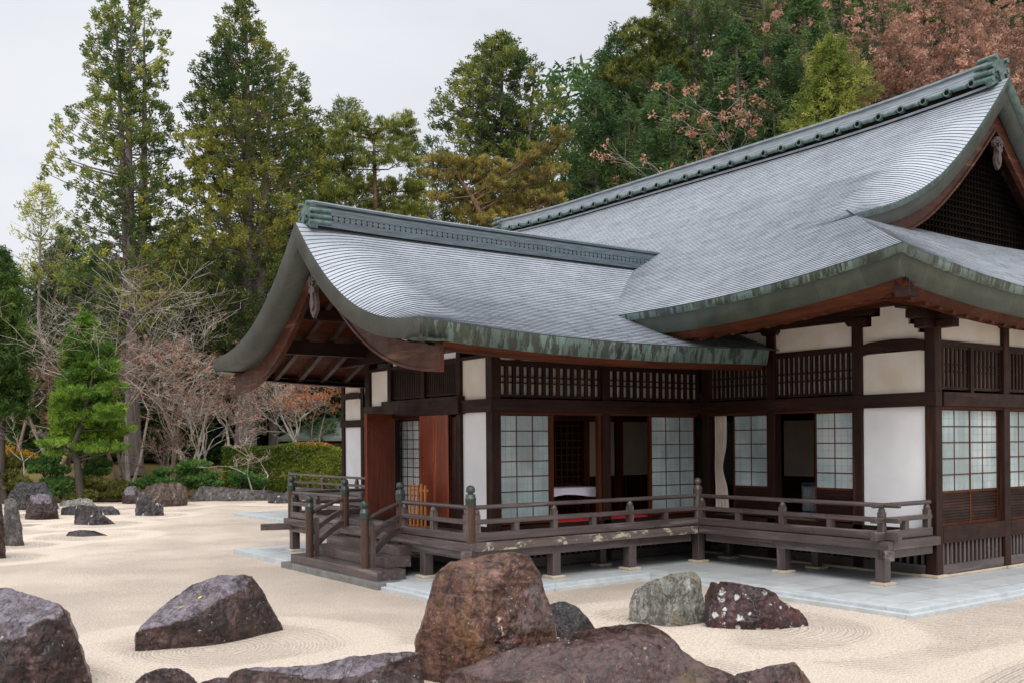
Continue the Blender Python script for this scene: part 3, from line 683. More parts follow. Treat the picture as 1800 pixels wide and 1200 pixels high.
# door leaves: one shut, one swung out
def leaf(hx, hy, ang, wd, m=1):
    d = np.array([math.cos(ang), math.sin(ang), 0]); q = np.array([-d[1], d[0], 0]); z0, z1 = FL + .04, 3.2
    def fn(a, b, t): p = np.array([hx, hy, 0]) + d * a + q * t; return (p[0], p[1], b)
    mb = MB(); mb.prism([(0, z0), (wd, z0), (wd, z1), (0, z1)], fn, -.02, .02)
    for a0, a1 in ((0, .05), (wd - .05, wd), (wd / 2 - .02, wd / 2 + .02)): mb.prism([(a0, z0), (a1, z0), (a1, z1), (a0, z1)], fn, -.032, .032)
    for b0, b1 in ((z0, z0 + .12), (z1 - .12, z1)): mb.prism([(.05, b0), (wd - .05, b0), (wd - .05, b1), (.05, b1)], fn, -.028, .028)
    return mb.build('door_leaf', M_door, hall, .004)
tag(leaf(XW - .05, 7.28, R(90), 1.16), 'closed red brown door leaf')
tag(leaf(XW - .06, 9.66, R(209), 1.10), 'red brown door leaf swung open')
for s in (7.19, 9.75): wbox(MB(), F_gable, s - .09, s + .09, -.12, .0, FL, NZ0).build('door_jamb', W['dark', 'z'], hall)
screen(F_gable, 8.5, 10.4, FL + .03, 3.08, 7, 10, t=-.26, mat=M_shojiw); screen(F_gable, 7.3, 8.48, FL + .03, 3.08, 4, 10, t=-.30, mat=M_shojiw)
wbox(MB(), F_gable, 7.1, 9.85, -.5, 0, 3.08, NZ0).build('door_lintel', W['red', 'y'], hall)
# ---------- north side of the small wing and closed far sides
post(F_north, -2.86, .05, 4.6)
plaster(F_north, -5.6, -2.97, FL, 4.5); plaster(F_north, -2.75, -.1, FL, 4.5); beam(F_north, -5.84, -.02, NZ0, NZ1, .035); plate(F_north, -5.8, -.1, 4.50, 4.74, .04)
MB().box(.3, 11.7, 24.05, 24.15, .1, 5.1).build('north_wall', M_plaster, hall); MB().box(11.85, 11.95, .3, 23.9, .1, 5.1).build('east_wall', M_plaster, hall)

# ---------- interior seen through the open screens
MB().box(-5.7, 11.8, 5.95, 10.95, FL - .15, FL).build('floor', M_tatami, hall); MB().box(.15, 11.8, .15, 5.93, FL - .15, FL - .001).build('floor', M_tatami, hall); MB().box(.15, 11.8, 10.97, 24, FL - .15, FL - .001).build('floor', M_tatami, hall)
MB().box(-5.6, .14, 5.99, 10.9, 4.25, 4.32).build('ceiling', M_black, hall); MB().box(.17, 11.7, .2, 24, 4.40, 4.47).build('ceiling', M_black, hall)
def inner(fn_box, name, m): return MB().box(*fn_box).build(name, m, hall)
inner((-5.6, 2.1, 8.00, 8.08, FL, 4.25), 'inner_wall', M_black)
for x0, x1 in ((-1.60, -.74), (-.52, .5), (.62, 1.9)): inner((x0, x1, 7.955, 7.99, 1.72, 3.02), 'inner_panel', M_beige)
mb = MB()
for x in np.arange(-4.6, -1.8, .17): mb.box(x - .015, x + .015, 7.94, 7.98, FL, 3.1)
for z in np.arange(FL, 3.1, .17): mb.box(-4.7, -1.78, 7.93, 7.97, z - .015, z + .015)
mb.build('inner_lattice', W['red', 'z'], hall)
for x in (-1.69, -.63, .56): inner((x - .08, x + .08, 7.85, 7.93, FL, 4.2), 'inner_post', W['red', 'z'])
inner((-5.5, 2.0, 7.86, 7.95, 3.03, 3.2), 'inner_beam', W['red', 'x'])
mb = MB()
for x in np.arange(-1.55, 1.9, .12): mb.box(x - .014, x + .014, 7.95, 7.985, FL, 1.70)
mb.build('inner_dado', W['red', 'z'], hall)
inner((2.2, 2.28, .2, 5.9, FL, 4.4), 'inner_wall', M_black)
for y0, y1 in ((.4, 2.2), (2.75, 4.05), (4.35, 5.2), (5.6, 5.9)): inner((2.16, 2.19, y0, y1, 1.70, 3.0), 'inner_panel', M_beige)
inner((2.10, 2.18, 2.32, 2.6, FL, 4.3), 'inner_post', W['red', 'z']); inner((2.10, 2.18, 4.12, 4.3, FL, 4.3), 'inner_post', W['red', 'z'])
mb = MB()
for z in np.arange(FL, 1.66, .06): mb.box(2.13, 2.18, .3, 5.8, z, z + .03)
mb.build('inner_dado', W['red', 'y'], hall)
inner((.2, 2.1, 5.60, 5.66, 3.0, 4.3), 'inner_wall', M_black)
# plinth under the walls: dark void, grilles
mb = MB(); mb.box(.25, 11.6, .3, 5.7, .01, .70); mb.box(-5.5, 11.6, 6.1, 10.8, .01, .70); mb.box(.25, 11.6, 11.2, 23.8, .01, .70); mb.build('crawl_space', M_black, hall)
for fn, a, b in ((F_west, .24, 5.6), (F_porch, -5.6, -.1), (F_gable, 6.0, 10.9), (F_west, 11.3, 24)):
    mb = MB(); n = int((b - a) / .15)
    for k in range(n): x = a + (k + .5) * (b - a) / n; wbox(mb, fn, x - .028, x + .028, -.12, -.05, .22, .62)
    mb.build('floor_vent_grille', W['grey', 'z'], hall)
    wbox(MB(), fn, a, b, -.14, -.02, .03, .22).build('ground_sill', W['grey', AXN[fn]], hall); wbox(MB(), fn, a, b, -.16, .0, .62, FL).build('sill_beam', W['dark', AXN[fn]], hall)
mb = MB(); mb.box(-.06, .3, -.06, .3, .0, .055); mb.box(-.02, 12, -.05, -.001, 0, .045); mb.box(-.05, -.001, .31, 5.7, 0, .045)
for s in ps[1:]: mb.box(s - .17, s + .17, -.09, -.051, 0, .055)
mb.build('base_stone', M_stonebase, hall, .01)

# ================================================================== VERANDA
ZD = .78; VX, VY, WX, NY = -1.65, 4.33, -7.36, 12.4
ver = hall
def deck(x0, x1, y0, y1, ax):
    mb = MB(); n = max(1, int(round(((y1 - y0) if ax == 'x' else (x1 - x0)) / .16)))
    for k in range(n):
        if ax == 'x': a, b = y0 + (y1 - y0) * k / n, y0 + (y1 - y0) * (k + 1) / n; mb.box(x0, x1, a + .003, b - .003, ZD - .045, ZD - .004 * (k % 3 == 1))
        else: a, b = x0 + (x1 - x0) * k / n, x0 + (x1 - x0) * (k + 1) / n; mb.box(a + .003, b - .003, y0, y1, ZD - .045, ZD - .004 * (k % 3 == 1))
    return mb.build('veranda_deck', W['grey', 'y' if ax == 'x' else 'x'] if False else W['grey', 'x' if ax == 'x' else 'y'], hall)
deck(VX + .1, -.03, -.02, 5.76, 'y'); deck(WX + .1, VX + .1, VY + .1, 5.76, 'x'); deck(WX + .1, XW - .04, 5.76, YNW + .04, 'y'); deck(WX + .1, -.03, YNW + .04, NY - .1, 'x'); deck(VX + .1, -.03, NY - .1, 25.4, 'y')
def edge(p0, p1, m='grey', lichen=False):
    """nosing board and beam under the deck along p0-p1 (outer edge)"""
    (x0, y0), (x1, y1) = p0, p1; d = np.array([x1 - x0, y1 - y0]); L = np.hypot(*d); d /= L; q = np.array([-d[1], d[0]])
    if (q @ (np.array([2., 8.]) - np.array(p0))) < 0: q = -q
    ax = 'x' if abs(d[0]) > .5 else 'y'
    def bx(o0, o1, z0, z1, e0=0, e1=0):
        a = np.array(p0) + q * o0 - d * e0; b = np.array(p1) + q * o1 + d * e1
        return MB().box(min(a[0], b[0]), max(a[0], b[0]), min(a[1], b[1]), max(a[1], b[1]), z0 - h_, z1 - h_)
    h_ = .004 if ax == 'x' else 0
    n = bx(h_, .16, ZD - .15, ZD + .002, -h_, -h_).build('deck_nosing', M_nosing if lichen else W['grey', ax], hall, .008)
    b = bx(.10 + h_, .24, ZD - .31, ZD - .152, -.1 - h_, -.1 - h_).build('deck_beam', W['grey', ax], hall, .008); return n
M_nosing, nt, b = newmat('lichened nosing board')
c_ = ramp(nt, noise(nt, 16, (.06, 1, 1), 7, .62), [(.25, (.05, .036, .033)), (.75, (.15, .115, .105))])
c_ = mixc(nt, ramp(nt, noise(nt, 3.2, (1, 1, 1.6), 6, .7), [(.55, 0.), (.60, .9)]), c_, (.45, .42, .30)); nt.links.new(c_, b.inputs['Base Color']); b.inputs['Roughness'].default_value = .5
edge((VX, -.10), (VX, VY)); edge((VX, VY), (WX, VY), lichen=True); edge((WX, VY), (WX, NY)); edge((WX, NY), (VX, NY)); edge((VX, NY), (VX, 25.6)); edge((VX + .17, -.10), (-.02, -.10))
def vpost(x, y, h=ZD - .15, wd=.19):
    o = MB().box(x - wd / 2, x + wd / 2, y - wd / 2, y + wd / 2, .05, h).build('veranda_post', W['grey', 'z'], hall, .012)
    MB().box(x - .16, x + .16, y - .16, y + .16, 0, .05).build('base_stone', M_stonebase, o, .01); return o
VP = [(-1.45, .14), (-1.45, 2.3), (-1.45, 4.53), (-3.40, 4.53), (-5.32, 4.53), (-7.16, 4.53), (-7.16, 6.1), (-7.16, 10.1), (-7.16, 12.2), (-5.3, 12.2), (-3.4, 12.2), (-1.45, 12.2), (-1.45, 15), (-1.45, 18), (-1.45, 21), (-1.45, 24.9)]
for x, y in VP: vpost(x, y)
for x, y in ((-.45, 2.3), (-3.4, 5.4), (-.45, 4.6), (-5.4, 5.4)): vpost(x, y, ZD - .05, .16)
# beam head sticking out at the corner, and at the far corner
MB().bar((-1.45, .16, .55), (-1.78, -.22, .55), .16, .17).build('beam_head', W['grey', 'x'], hall, .01); MB().bar((-7.2, 12.1, .6), (-7.95, 12.35, .6), .16, .15).build('beam_head', W['grey', 'x'], hall, .01)
MB().bar((-7.2, 4.5, .57), (-7.5, 4.2, .57), .2, .2).build('beam_head', W['grey', 'x'], hall, .01)
# railing
RX, RY, RW, RN = -1.47, 4.52, -7.19, 12.3
def rail(p0, p1, posts, half, e0=0, e1=0, name='veranda_railing'):
    """low railing: sill rail, flat middle rail, round top rail; posts/half posts at distances from p0"""
    P0, P1 = np.array(p0, float), np.array(p1, float); d = (P1 - P0); L = np.hypot(*d); d /= L; ax = 'x' if abs(d[0]) > .5 else 'y'
    a, b = P0 - d * e0, P1 + d * e1
    def pt(p, z): return (p[0], p[1], z)
    o = MB().bar(pt(a, .865), pt(b, .865), .13, .15).build(name, W['grey', ax], hall, .012)
    MB().bar(pt(a, 1.135), pt(b, 1.135), .12, .085).build('middle_rail', W['grey', ax], o, .012)
    n = 12; MB().tube([pt(a + (b - a) * k / n, 1.395 + (.05 * max(0, k / n - .9) / .1 if e1 else 0)) for k in range(n + 1)], .042, 10).build('top_rail', W['grey', ax], o)
    for s in posts:
        p = P0 + d * s
        MB().box(p[0] - .055, p[0] + .055, p[1] - .055, p[1] + .055, .94, 1.27).lathe((p[0], p[1], 1.27), [(.055, 0), (.06, .01), (.062, .04), (.045, .075), (.042, .09)], 10).build('post', W['grey', 'z'], o)
    for s in half:
        p = P0 + d * s; MB().box(p[0] - .055, p[0] + .055, p[1] - .055, p[1] + .055, .94, 1.093).build('short_post', W['grey', 'z'], o)
    return o
def newel(x, y, z0, ztop, parent=hall, r=.085, m='brown', capm=None):
    o = MB().lathe((x, y, 0), [(r, z0), (r, ztop - .25)], 18).build('newel_post', W[m, 'z'], parent)
    pr = [(r + .006, -.25), (r + .010, -.24), (r + .010, -.15), (r + .014, -.14), (r + .014, -.125), (r + .004, -.12), (r + .002, -.07), (r - .012, -.055), (r - .035, -.05), (r - .038, -.035), (r - .012, -.02), (r - .002, .012), (r - .008, .05), (r - .03, .085), (r - .058, .098), (.006, .104)]
    MB().lathe((x, y, ztop - .13), pr, 18).build('finial', capm or M_bronze, o); return o
rail((RX, .10), (RX, RY), [.04, 2.2, 4.30], [1.1, 3.3], .32, 0)
rail((RX, .10), (-.06, .10), [1.32], [.62], .32, -.0)
rail((RX, RY), (RW, RY), [1.93, 3.85, 5.60], [.97, 2.9, 4.75]); rail((RW, RY), (RW, 6.98), [.12, 1.25, 2.35], [])
rail((RW, 9.42), (RW, RN), [.12, 1.45, 2.75], []); rail((RW, RN), (RX, RN), [.12, 1.9, 3.8, 5.5], [1, 2.9, 4.7]); rail((RX, RN), (RX, 25.4), [.2, 2.6, 5.2, 7.8, 10.4, 12.8], [1.3, 3.9, 6.5, 9.1, 11.6], 0, .3)
newel(RX, RY, ZD, 1.80, m='grey', capm=W['grey', 'z'])
for x, y in ((RW, RY), (RW, RN), (RX, RN)): newel(x, y, .55, 1.82)
# stairs
steps = [(-8.22, .19, 6.12, 10.0), (-7.87, .39, 6.40, 9.8), (-7.52, .585, 6.52, 9.7)]
for k, (x, z, y0, y1) in enumerate(steps):
    MB().box(x, x + (.62, .55, .62)[k], y0, y1, z - .20, z).build('stair_step', M_step if k == 99 else W['grey', 'y'], hall, .012)
MB().box(-7.3, -7.15, 6.9, 7.05, .05, .6).box(-7.3, -7.15, 9.2, 9.35, .05, .6).build('stair_support', W['grey', 'z'], hall)
for yb, yt in ((6.72, 7.0), (9.2, 9.42)):
    nb = newel(-8.14, yb, .0, 1.50, r=.08); newel(RW - .02, yt, ZD - .1, 1.82, r=.085)
    for zb, zt, hh in ((1.10, 1.36, .08), (.70, 1.10, .10), (.36, .86, .12)):
        q = np.linspace(0, 1, 12); s = np.sin(q * math.pi / 2)
        pts = [(-8.10 + (RW + 8.08) * t, yb + (yt - yb) * t, zb + (zt - zb) * (.62 * math.sin(t * math.pi / 2) + .38 * t)) for t in q]
        (MB().tube(pts, .042, 8) if hh == .08 else MB().path(pts, .09, hh)).build('stair_rail', W['grey', 'x'], nb)
    MB().box(-8.04, -7.94, yb - .05, yb + .06, .19, 1.0).build('short_post', W['grey', 'z'], nb)

# ================================================================== GROUND
GZ = -.12
def terr(r, d):
    r, d = np.asarray(r, float), np.asarray(d, float)
    P = np.stack([r * .12, d * .12, np.zeros_like(r)], -1)
    left = 1.5 * sstep(47.5, 57, d) + .035 * np.clip(d - 57, 0, 200)
    hill = .65 * np.clip(d - 52, 0, 70) * sstep(-6, 24, r)
    return -.2 + left + hill + .22 * fbm(P, 3, 3) * sstep(47, 51, d)
def ground_z(p): r, d = to_rd(p[0], p[1]); return float(terr(r, d))
gr_, gd_ = np.concatenate([np.linspace(-400, -60, 12)[:-1], np.linspace(-60, 60, 61), np.linspace(60, 400, 12)[1:]]), np.concatenate([np.linspace(-200, 40, 12)[:-1], np.linspace(40, 130, 76), np.linspace(130, 900, 12)[1:]])
RR, DD = np.meshgrid(gr_, gd_, indexing='ij'); Z = terr(RR, DD)
V = np.array([CAM[0], CAM[1], 0]) + RR[..., None] * RT + DD[..., None] * FW + Z[..., None] * np.array([0, 0, 1.])
m, nt, b = newmat('moss and leaf litter')
c_ = ramp(nt, noise(nt, .35, (1, 1, 1), 7, .65), [(.35, (.17, .105, .05)), (.5, (.21, .145, .04)), (.62, (.15, .15, .03))])
c_ = mixc(nt, ramp(nt, noise(nt, 9, (1, 1, 1), 4), [(.5, 0.), (.7, .5)]), c_, (.13, .075, .035)); nt.links.new(c_, b.inputs['Base Color']); b.inputs['Roughness'].default_value = .9
bump(nt, b, noise(nt, 14, (1, 1, 1), 6), .6, .06)
n0, n1 = V.shape[:2]
F = np.array([(i * n1 + j, (i + 1) * n1 + j, (i + 1) * n1 + j + 1, i * n1 + j + 1) for i in range(n0 - 1) for j in range(n1 - 1)])
tag(np_mesh('ground', V.reshape(-1, 3), F, m, smooth=True), kind='structure')

# rocks are listed first because the rake marks run round them: outline in photo pixels, foot line, depth bulge, facets
ROCKS = []
def rk(name, label, cat_group, yb, T, pts, planes, mat, res=(110, 26), amp=.05, back=1.0, seed=0): ROCKS.append((name, label, cat_group, yb, T, pts, planes, mat, res, amp, back, seed))
BIG = (260, 64)
rk('rock', 'big dark wet boulder cut by the left edge of the foreground', None, 1222, .75, [(-150, 1240), (-140, 1100), (-70, 1036), (0, 1034), (40, 1040), (75, 1050), (105, 1057), (120, 1075), (135, 1110), (150, 1155), (172, 1215), (176, 1245)], [(1.15, 0, -.10), (2.75, .4, -2.8), (1.6, -1.1, -.2)], 'purple', BIG, .045, 1.2, 1)
rk('rock', 'dark slanted boulder with a pale wet sloping top, alone on open gravel', (1150, 1112), 1150, .55, [(236, 1140), (238, 1115), (250, 1098), (300, 1052), (340, 1025), (385, 1010), (430, 1006), (443, 1010), (465, 1040), (480, 1070), (498, 1105), (492, 1118), (450, 1130), (400, 1144), (340, 1156), (312, 1164), (290, 1157), (240, 1150)], [(1.05, .12, -.12), (2.75, 1.15, -2.7), (1.7, -1.0, -.3)], 'purple', BIG, .03, 1.1, 2)
rk('rock', 'tallest upright brown boulder with an orange stained flat face', None, 1206, .62, [(726, 1235), (730, 1130), (746, 1085), (752, 1050), (765, 1005), (790, 985), (830, 978), (858, 968), (895, 967), (930, 980), (950, 1010), (965, 1060), (975, 1100), (978, 1150), (985, 1240)], [(1.0, .22, -.10), (1.62, -1.25, -.05), (2.6, .2, -2.4)], 'brown', BIG, .04, .9, 3)
rk('rock', 'small dark rounded rock half hidden behind the tallest brown boulder', None, 1119, .32, [(960, 1126), (966, 1062), (990, 1055), (1015, 1065), (1035, 1085), (1053, 1112), (1050, 1128), (975, 1134)], [(1.0, .1, -.3), (1.7, 0, -1.5)], 'dark', (160, 40), .03, 1, 4)
rk('rock', 'long low purple brown rock with yellow lichen in the front', None, 1256, .8, [(740, 1275), (778, 1200), (800, 1180), (840, 1160), (905, 1140), (960, 1130), (1000, 1115), (1060, 1103), (1110, 1098), (1140, 1097), (1170, 1112), (1195, 1140), (1230, 1165), (1265, 1182), (1300, 1196), (1340, 1235), (1360, 1280)], [(1.15, 0, -.45), (1.9, .3, -2.2), (1.9, -1.2, -.9)], 'long', BIG, .05, 1.0, 5)
rk('rock', 'pointed striped rock at the right end of the long front rock', None, 1250, .35, [(1235, 1275), (1262, 1205), (1300, 1185), (1345, 1173), (1400, 1163), (1412, 1178), (1428, 1205), (1450, 1260), (1440, 1280)], [(1.0, .2, -.3), (1.7, 0, -1.5)], 'long', (170, 44), .04, 1, 6)
rk('rock', 'flat slab like dark rock lying left of the tallest brown boulder', None, 1226, .38, [(395, 1240), (402, 1185), (412, 1174), (440, 1170), (500, 1171), (560, 1164), (620, 1151), (680, 1147), (740, 1148), (748, 1240)], [(1.0, 0, -.25), (2.0, 0, -2.0)], 'purple', (220, 44), .035, 1, 7)
rk('rock', 'thin tip of a wet rock flush with the gravel beside the flat slab', None, 1222, .25, [(345, 1235), (352, 1198), (380, 1190), (405, 1190), (420, 1235)], [(1, 0, -.7)], 'purple', (90, 22), .03, 1, 8)
rk('rock', 'low domed purple rock cut by the bottom of the picture', None, 1232, .3, [(225, 1245), (238, 1200), (255, 1181), (280, 1173), (310, 1174), (332, 1186), (352, 1208), (362, 1245)], [(1.1, 0, -.9)], 'purple', (150, 40), .04, 1, 9)
rk('rock', 'pale grey rock leaning against a red lichen rock', None, 1098, .5, [(1104, 1104), (1107, 1060), (1115, 1035), (1140, 1018), (1180, 1008), (1222, 1006), (1231, 1015), (1233, 1040), (1241, 1065), (1250, 1098), (1200, 1106), (1150, 1108)], [(1.0, .25, -.2), (1.75, .1, -1.5), (1.3, -1.1, 0)], 'grey', (200, 50), .035, 1, 10)
rk('rock', 'red rock blotched with white lichen', None, 1106, .42, [(1236, 1094), (1237, 1045), (1250, 1020), (1280, 1022), (1310, 1026), (1340, 1035), (1362, 1042), (1375, 1058), (1405, 1070), (1420, 1085), (1432, 1106), (1390, 1116), (1330, 1112), (1260, 1104)], [(1.0, .0, -.3), (1.7, -.2, -1.4)], 'red', (200, 50), .03, 1, 11)
rk('rock', 'largest black rock of the far left cluster, flat topped', None, 896, .9, [(12, 902), (14, 870), (22, 855), (37, 846), (77, 846), (88, 859), (98, 880), (106, 900)], [(1, .1, -.15), (2.6, 0, -2.4)], 'dark', (120, 30), .10, 1, 12)
rk('rock', 'rounded dark rock in front of the largest flat topped black rock', None, 913, .7, [(44, 918), (46, 885), (55, 870), (71, 866), (88, 870), (99, 888), (105, 918)], [(1, 0, -.3), (2, 0, -1.8)], 'purple', (120, 30), .07, 1, 13)
rk('rock', 'upright grey streaked stone at the left edge', None, 959, .3, [(5, 966), (8, 877), (22, 875), (30, 880), (38, 922), (44, 966)], [(1, .1, -.1), (2.6, 0, -2.5)], 'greydark', (110, 28), .04, 1, 14)
rk('rock', 'dark stone cut by the left edge, nearest of the far left cluster', None, 982, .35, [(-40, 990), (-36, 870), (-12, 848), (2, 852), (8, 930), (10, 990)], [(1, .2, -.1)], 'purple', (90, 24), .05, 1, 15)
rk('rock', 'low pale grey rock lying behind the white lichened rock', None, 890, .6, [(104, 896), (105, 885), (110, 878), (154, 875), (163, 879), (169, 890), (150, 898), (110, 897)], [(1, 0, -.3), (1.7, 0, -1.5)], 'grey', (100, 24), .06, 1, 16)
rk('rock', 'long low black rock behind the white lichened rock', None, 905, .5, [(108, 911), (109, 892), (125, 889), (176, 889), (198, 889), (211, 896), (215, 911)], [(1, 0, -.3), (1.9, 0, -1.7)], 'dark', (100, 24), .05, 1, 17)
rk('rock', 'white lichened rock in the middle of the left gravel', None, 922, .5, [(130, 928), (131, 895), (136, 888), (161, 887), (176, 891), (184, 905), (204, 921), (202, 928)], [(1, -.1, -.3), (1.8, -.2, -1.6)], 'white', (130, 30), .06, 1, 18)
rk('rock', 'flat black rock barely rising from the gravel', None, 943, .4, [(106, 948), (121, 934), (139, 931), (166, 932), (191, 940), (188, 948)], [(1, 0, -.8)], 'dark', (100, 24), .02, 1, 19)
rk('rock', 'dark rounded rock at the back left of the speckled brown rock', None, 885, .7, [(213, 892), (216, 863), (224, 854), (238, 853), (247, 861), (247, 892)], [(1, 0, -.2), (2, 0, -1.8)], 'purple', (100, 24), .06, 1, 20)
rk('rock', 'black and white pointed rock before the speckled brown rock', None, 906, .5, [(236, 911), (238, 873), (246, 862), (257, 863), (271, 876), (286, 890), (289, 911)], [(1, -.1, -.3), (1.7, -.3, -1.3)], 'white', (110, 26), .06, 1, 21)
rk('rock', 'broad speckled brown rock at the back of the gravel', None, 890, 1.0, [(252, 880), (254, 863), (257, 854), (279, 848), (312, 848), (327, 855), (332, 885), (300, 897), (268, 894)], [(1, 0, -.3), (1.7, 0, -1.3)], 'speck', (120, 28), .08, 1, 22)
rk('rock', 'small upright pointed stone behind the speckled brown rock', None, 857, .3, [(305, 864), (308, 836), (316, 828), (323, 832), (329, 864)], [(1, 0, -.2)], 'greydark', (80, 20), .06, 1, 23)
rk('rock', 'long flat boulder along the far edge of the gravel', None, 880, .9, [(331, 885), (341, 868), (352, 855), (396, 855), (440, 859), (477, 861), (496, 866), (490, 880), (404, 886)], [(1, 0, -.4), (1.7, 0, -1.4)], 'greydark', (140, 28), .09, 1, 24)
rk('rock', 'pale rounded rock on the bank behind the long flat boulder', None, 858, .5, [(392, 864), (396, 842), (405, 836), (420, 838), (429, 848), (434, 864)], [(1, 0, -.3)], 'white', (90, 22), .06, 1, 25)
rk('rock', 'low purple and white rock left of the veranda', None, 884, .6, [(468, 889), (472, 870), (487, 865), (515, 865), (516, 889)], [(1, 0, -.4)], 'white', (90, 22), .06, 1, 26)
rk('rock', 'white and red rock seen through the veranda railing', None, 868, .5, [(516, 874), (518, 832), (527, 827), (540, 832), (547, 846), (558, 874)], [(1, 0, -.2)], 'white', (90, 22), .07, 1, 27)

def foot(u, v):
    a, b_ = at(u, v, 1.0), CAM; dz = (a - CAM)[2]; return (GZ - CAM[2]) / dz
# ---- gravel with rake marks
R_INFO = []
for (name, label, g, yb, T, pts, planes, mat, res, amp, back, seed) in ROCKS:
    uc = sum(p[0] for p in pts) / len(pts); db = foot(uc, yb); us = [p[0] for p in pts]
    c = at(uc, CY0, db + T * .6); R_INFO.append((c[0], c[1], (max(us) - min(us)) / 2 * db / FPX))
gr_ = np.concatenate([np.linspace(-60, -16, 40)[:-1], np.linspace(-16, 14, 251), np.linspace(14, 60, 40)[1:]])
gd_ = np.concatenate([np.linspace(-12, 5, 18)[:-1], np.linspace(5, 30, 209), np.linspace(30, 47.6, 80)[1:]])
RR, DD = np.meshgrid(gr_, gd_, indexing='ij')
D2 = np.where(DD > 46, DD + .5 * fbm(np.stack([RR * .25, RR * 0, RR * 0], -1), 9, 2), DD)
XY = np.array([CAM[0], CAM[1], 0]) + RR[..., None] * RT + D2[..., None] * FW
ds = np.full(RR.shape, 1e9)
d2_ = ds.copy()
for cx, cy, hw in R_INFO: q = np.hypot(XY[..., 0] - cx, XY[..., 1] - cy) - hw; d2_ = np.minimum(d2_, np.maximum(ds, q)); ds = np.minimum(ds, q)
ring = ds < 1.15
far_c = np.array(rd(9.5, 7.5)); dc = np.hypot(XY[..., 0] - far_c[0], XY[..., 1] - far_c[1])
big = (dc < 6.0) & ~ring
lines = XY[..., 0] * .38 + XY[..., 1] * .92
phase = np.where(ring, ds, np.where(big, dc, lines))
amp_ = sstep(.16, .5, np.abs(ds - 1.15)) * np.where(ring, sstep(.3, .8, d2_ - ds), sstep(.16, .5, np.abs(dc - 6.0)))
phase = phase + .02 * fbm(XY * .8, 4, 2)
XY[..., 2] = GZ + .012 * fbm(XY * .6, 8, 2) * sstep(4, 8, DD)
m, nt, b = newmat('raked gravel')
an = nt.nodes.new('ShaderNodeAttribute'); an.attribute_name = 'tint'
ml = node(nt, 'Math', operation='MULTIPLY'); ml.inputs[1].default_value = 2 * math.pi / .105; nt.links.new(an.outputs['Fac'], ml.inputs[0])
sn = node(nt, 'Math', operation='SINE'); nt.links.new(ml.outputs[0], sn.inputs[0])
c_ = ramp(nt, noise(nt, 34, (1, 1, 1), 6, .85), [(.38, (.30, .22, .17)), (.47, (.67, .56, .455)), (.55, (.76, .65, .54)), (.64, (.93, .85, .74))])
c_ = mixc(nt, ramp(nt, noise(nt, .35, (1, 1, 1), 5), [(.35, 0.), (.7, .18)]), c_, (.56, .45, .36))
c_ = mixc(nt, ramp(nt, noise(nt, 38, (1, 1, 1), 3, .6), [(.60, 0.), (.72, .5)]), c_, (.34, .26, .20))
nt.links.new(c_, b.inputs['Base Color']); b.inputs['Roughness'].default_value = .85; b.inputs['Specular IOR Level'].default_value = .25
am = ramp(nt, noise(nt, .5, (1, 1, 1), 3), [(.3, .25), (.65, 1.0)])
ak = nt.nodes.new('ShaderNodeAttribute'); ak.attribute_name = 'rake'; am2 = node(nt, 'Math', operation='MULTIPLY'); nt.links.new(am, am2.inputs[0]); nt.links.new(ak.outputs['Fac'], am2.inputs[1]); am = am2.outputs[0]
mm = node(nt, 'Math', operation='MULTIPLY'); nt.links.new(sn.outputs[0], mm.inputs[0]); nt.links.new(am, mm.inputs[1])
bm = bump(nt, b, mm.outputs[0], 1.0, .030); bump(nt, b, noise(nt, 40, (1, 1, 1), 4, .8), 1.0, .03, bm)
n0, n1 = RR.shape
idx = np.arange(n0 * n1).reshape(n0, n1); F = np.stack([idx[:-1, :-1], idx[1:, :-1], idx[1:, 1:], idx[:-1, 1:]], -1).reshape(-1, 4)
gv = tag(np_mesh('gravel', XY.reshape(-1, 3), F, m, tint=phase.ravel(), smooth=True), kind='structure')
gv.data.attributes.new('rake', 'FLOAT', 'POINT').data.foreach_set('value', amp_.ravel().astype(np.float32))

# ---- stone paving round the hall
def paving_mat():
    m, nt, b = newmat('wet granite paving')
    tc_ = nt.nodes.new('ShaderNodeTexCoord'); br = node(nt, 'TexBrick', Scale=1.0); br.offset = .43
    br.inputs['Mortar Size'].default_value = .006; br.inputs['Brick Width'].default_value = 1.25; br.inputs['Row Height'].default_value = .62; br.inputs['Mortar Smooth'].default_value = .2
    br.inputs['Color1'].default_value = (.37, .385, .385, 1); br.inputs['Color2'].default_value = (.48, .495, .495, 1); br.inputs['Mortar'].default_value = (.10, .10, .09, 1)
    nt.links.new(tc_.outputs['Object'], br.inputs['Vector'])
    c_ = mixc(nt, ramp(nt, noise(nt, 1.1, (1, 1, 1), 6, .6), [(.4, 0.), (.7, .4)]), br.outputs['Color'], (.56, .59, .60))
    c_ = mixc(nt, ramp(nt, noise(nt, 60, (1, 1, 1), 3), [(.5, 0.), (.7, .35)]), c_, (.25, .26, .27))
    nt.links.new(c_, b.inputs['Base Color']); nt.links.new(ramp(nt, noise(nt, 1.6), [(.3, .25), (.7, .6)]), b.inputs['Roughness'])
    bump(nt, b, noise(nt, 50), .25, .004); return m
M_pav = paving_mat(); M_kerb = simple('granite kerb', (.38, .41, .42), (.52, .55, .56), 4, rough=.5, bmp=.2); M_kdark = simple('dark wet kerb', (.10, .10, .095), (.2, .2, .19), 5, rough=.45, bmp=.3)
mb = MB(); mb.box(-3.05, 20, -1.25, 26.2, -.25, 0); mb.box(-7.75, -3.05, 4.27, 13.2, -.25, -.001)
pv = tag(mb.build('pavement', M_pav), kind='structure')
mb = MB()
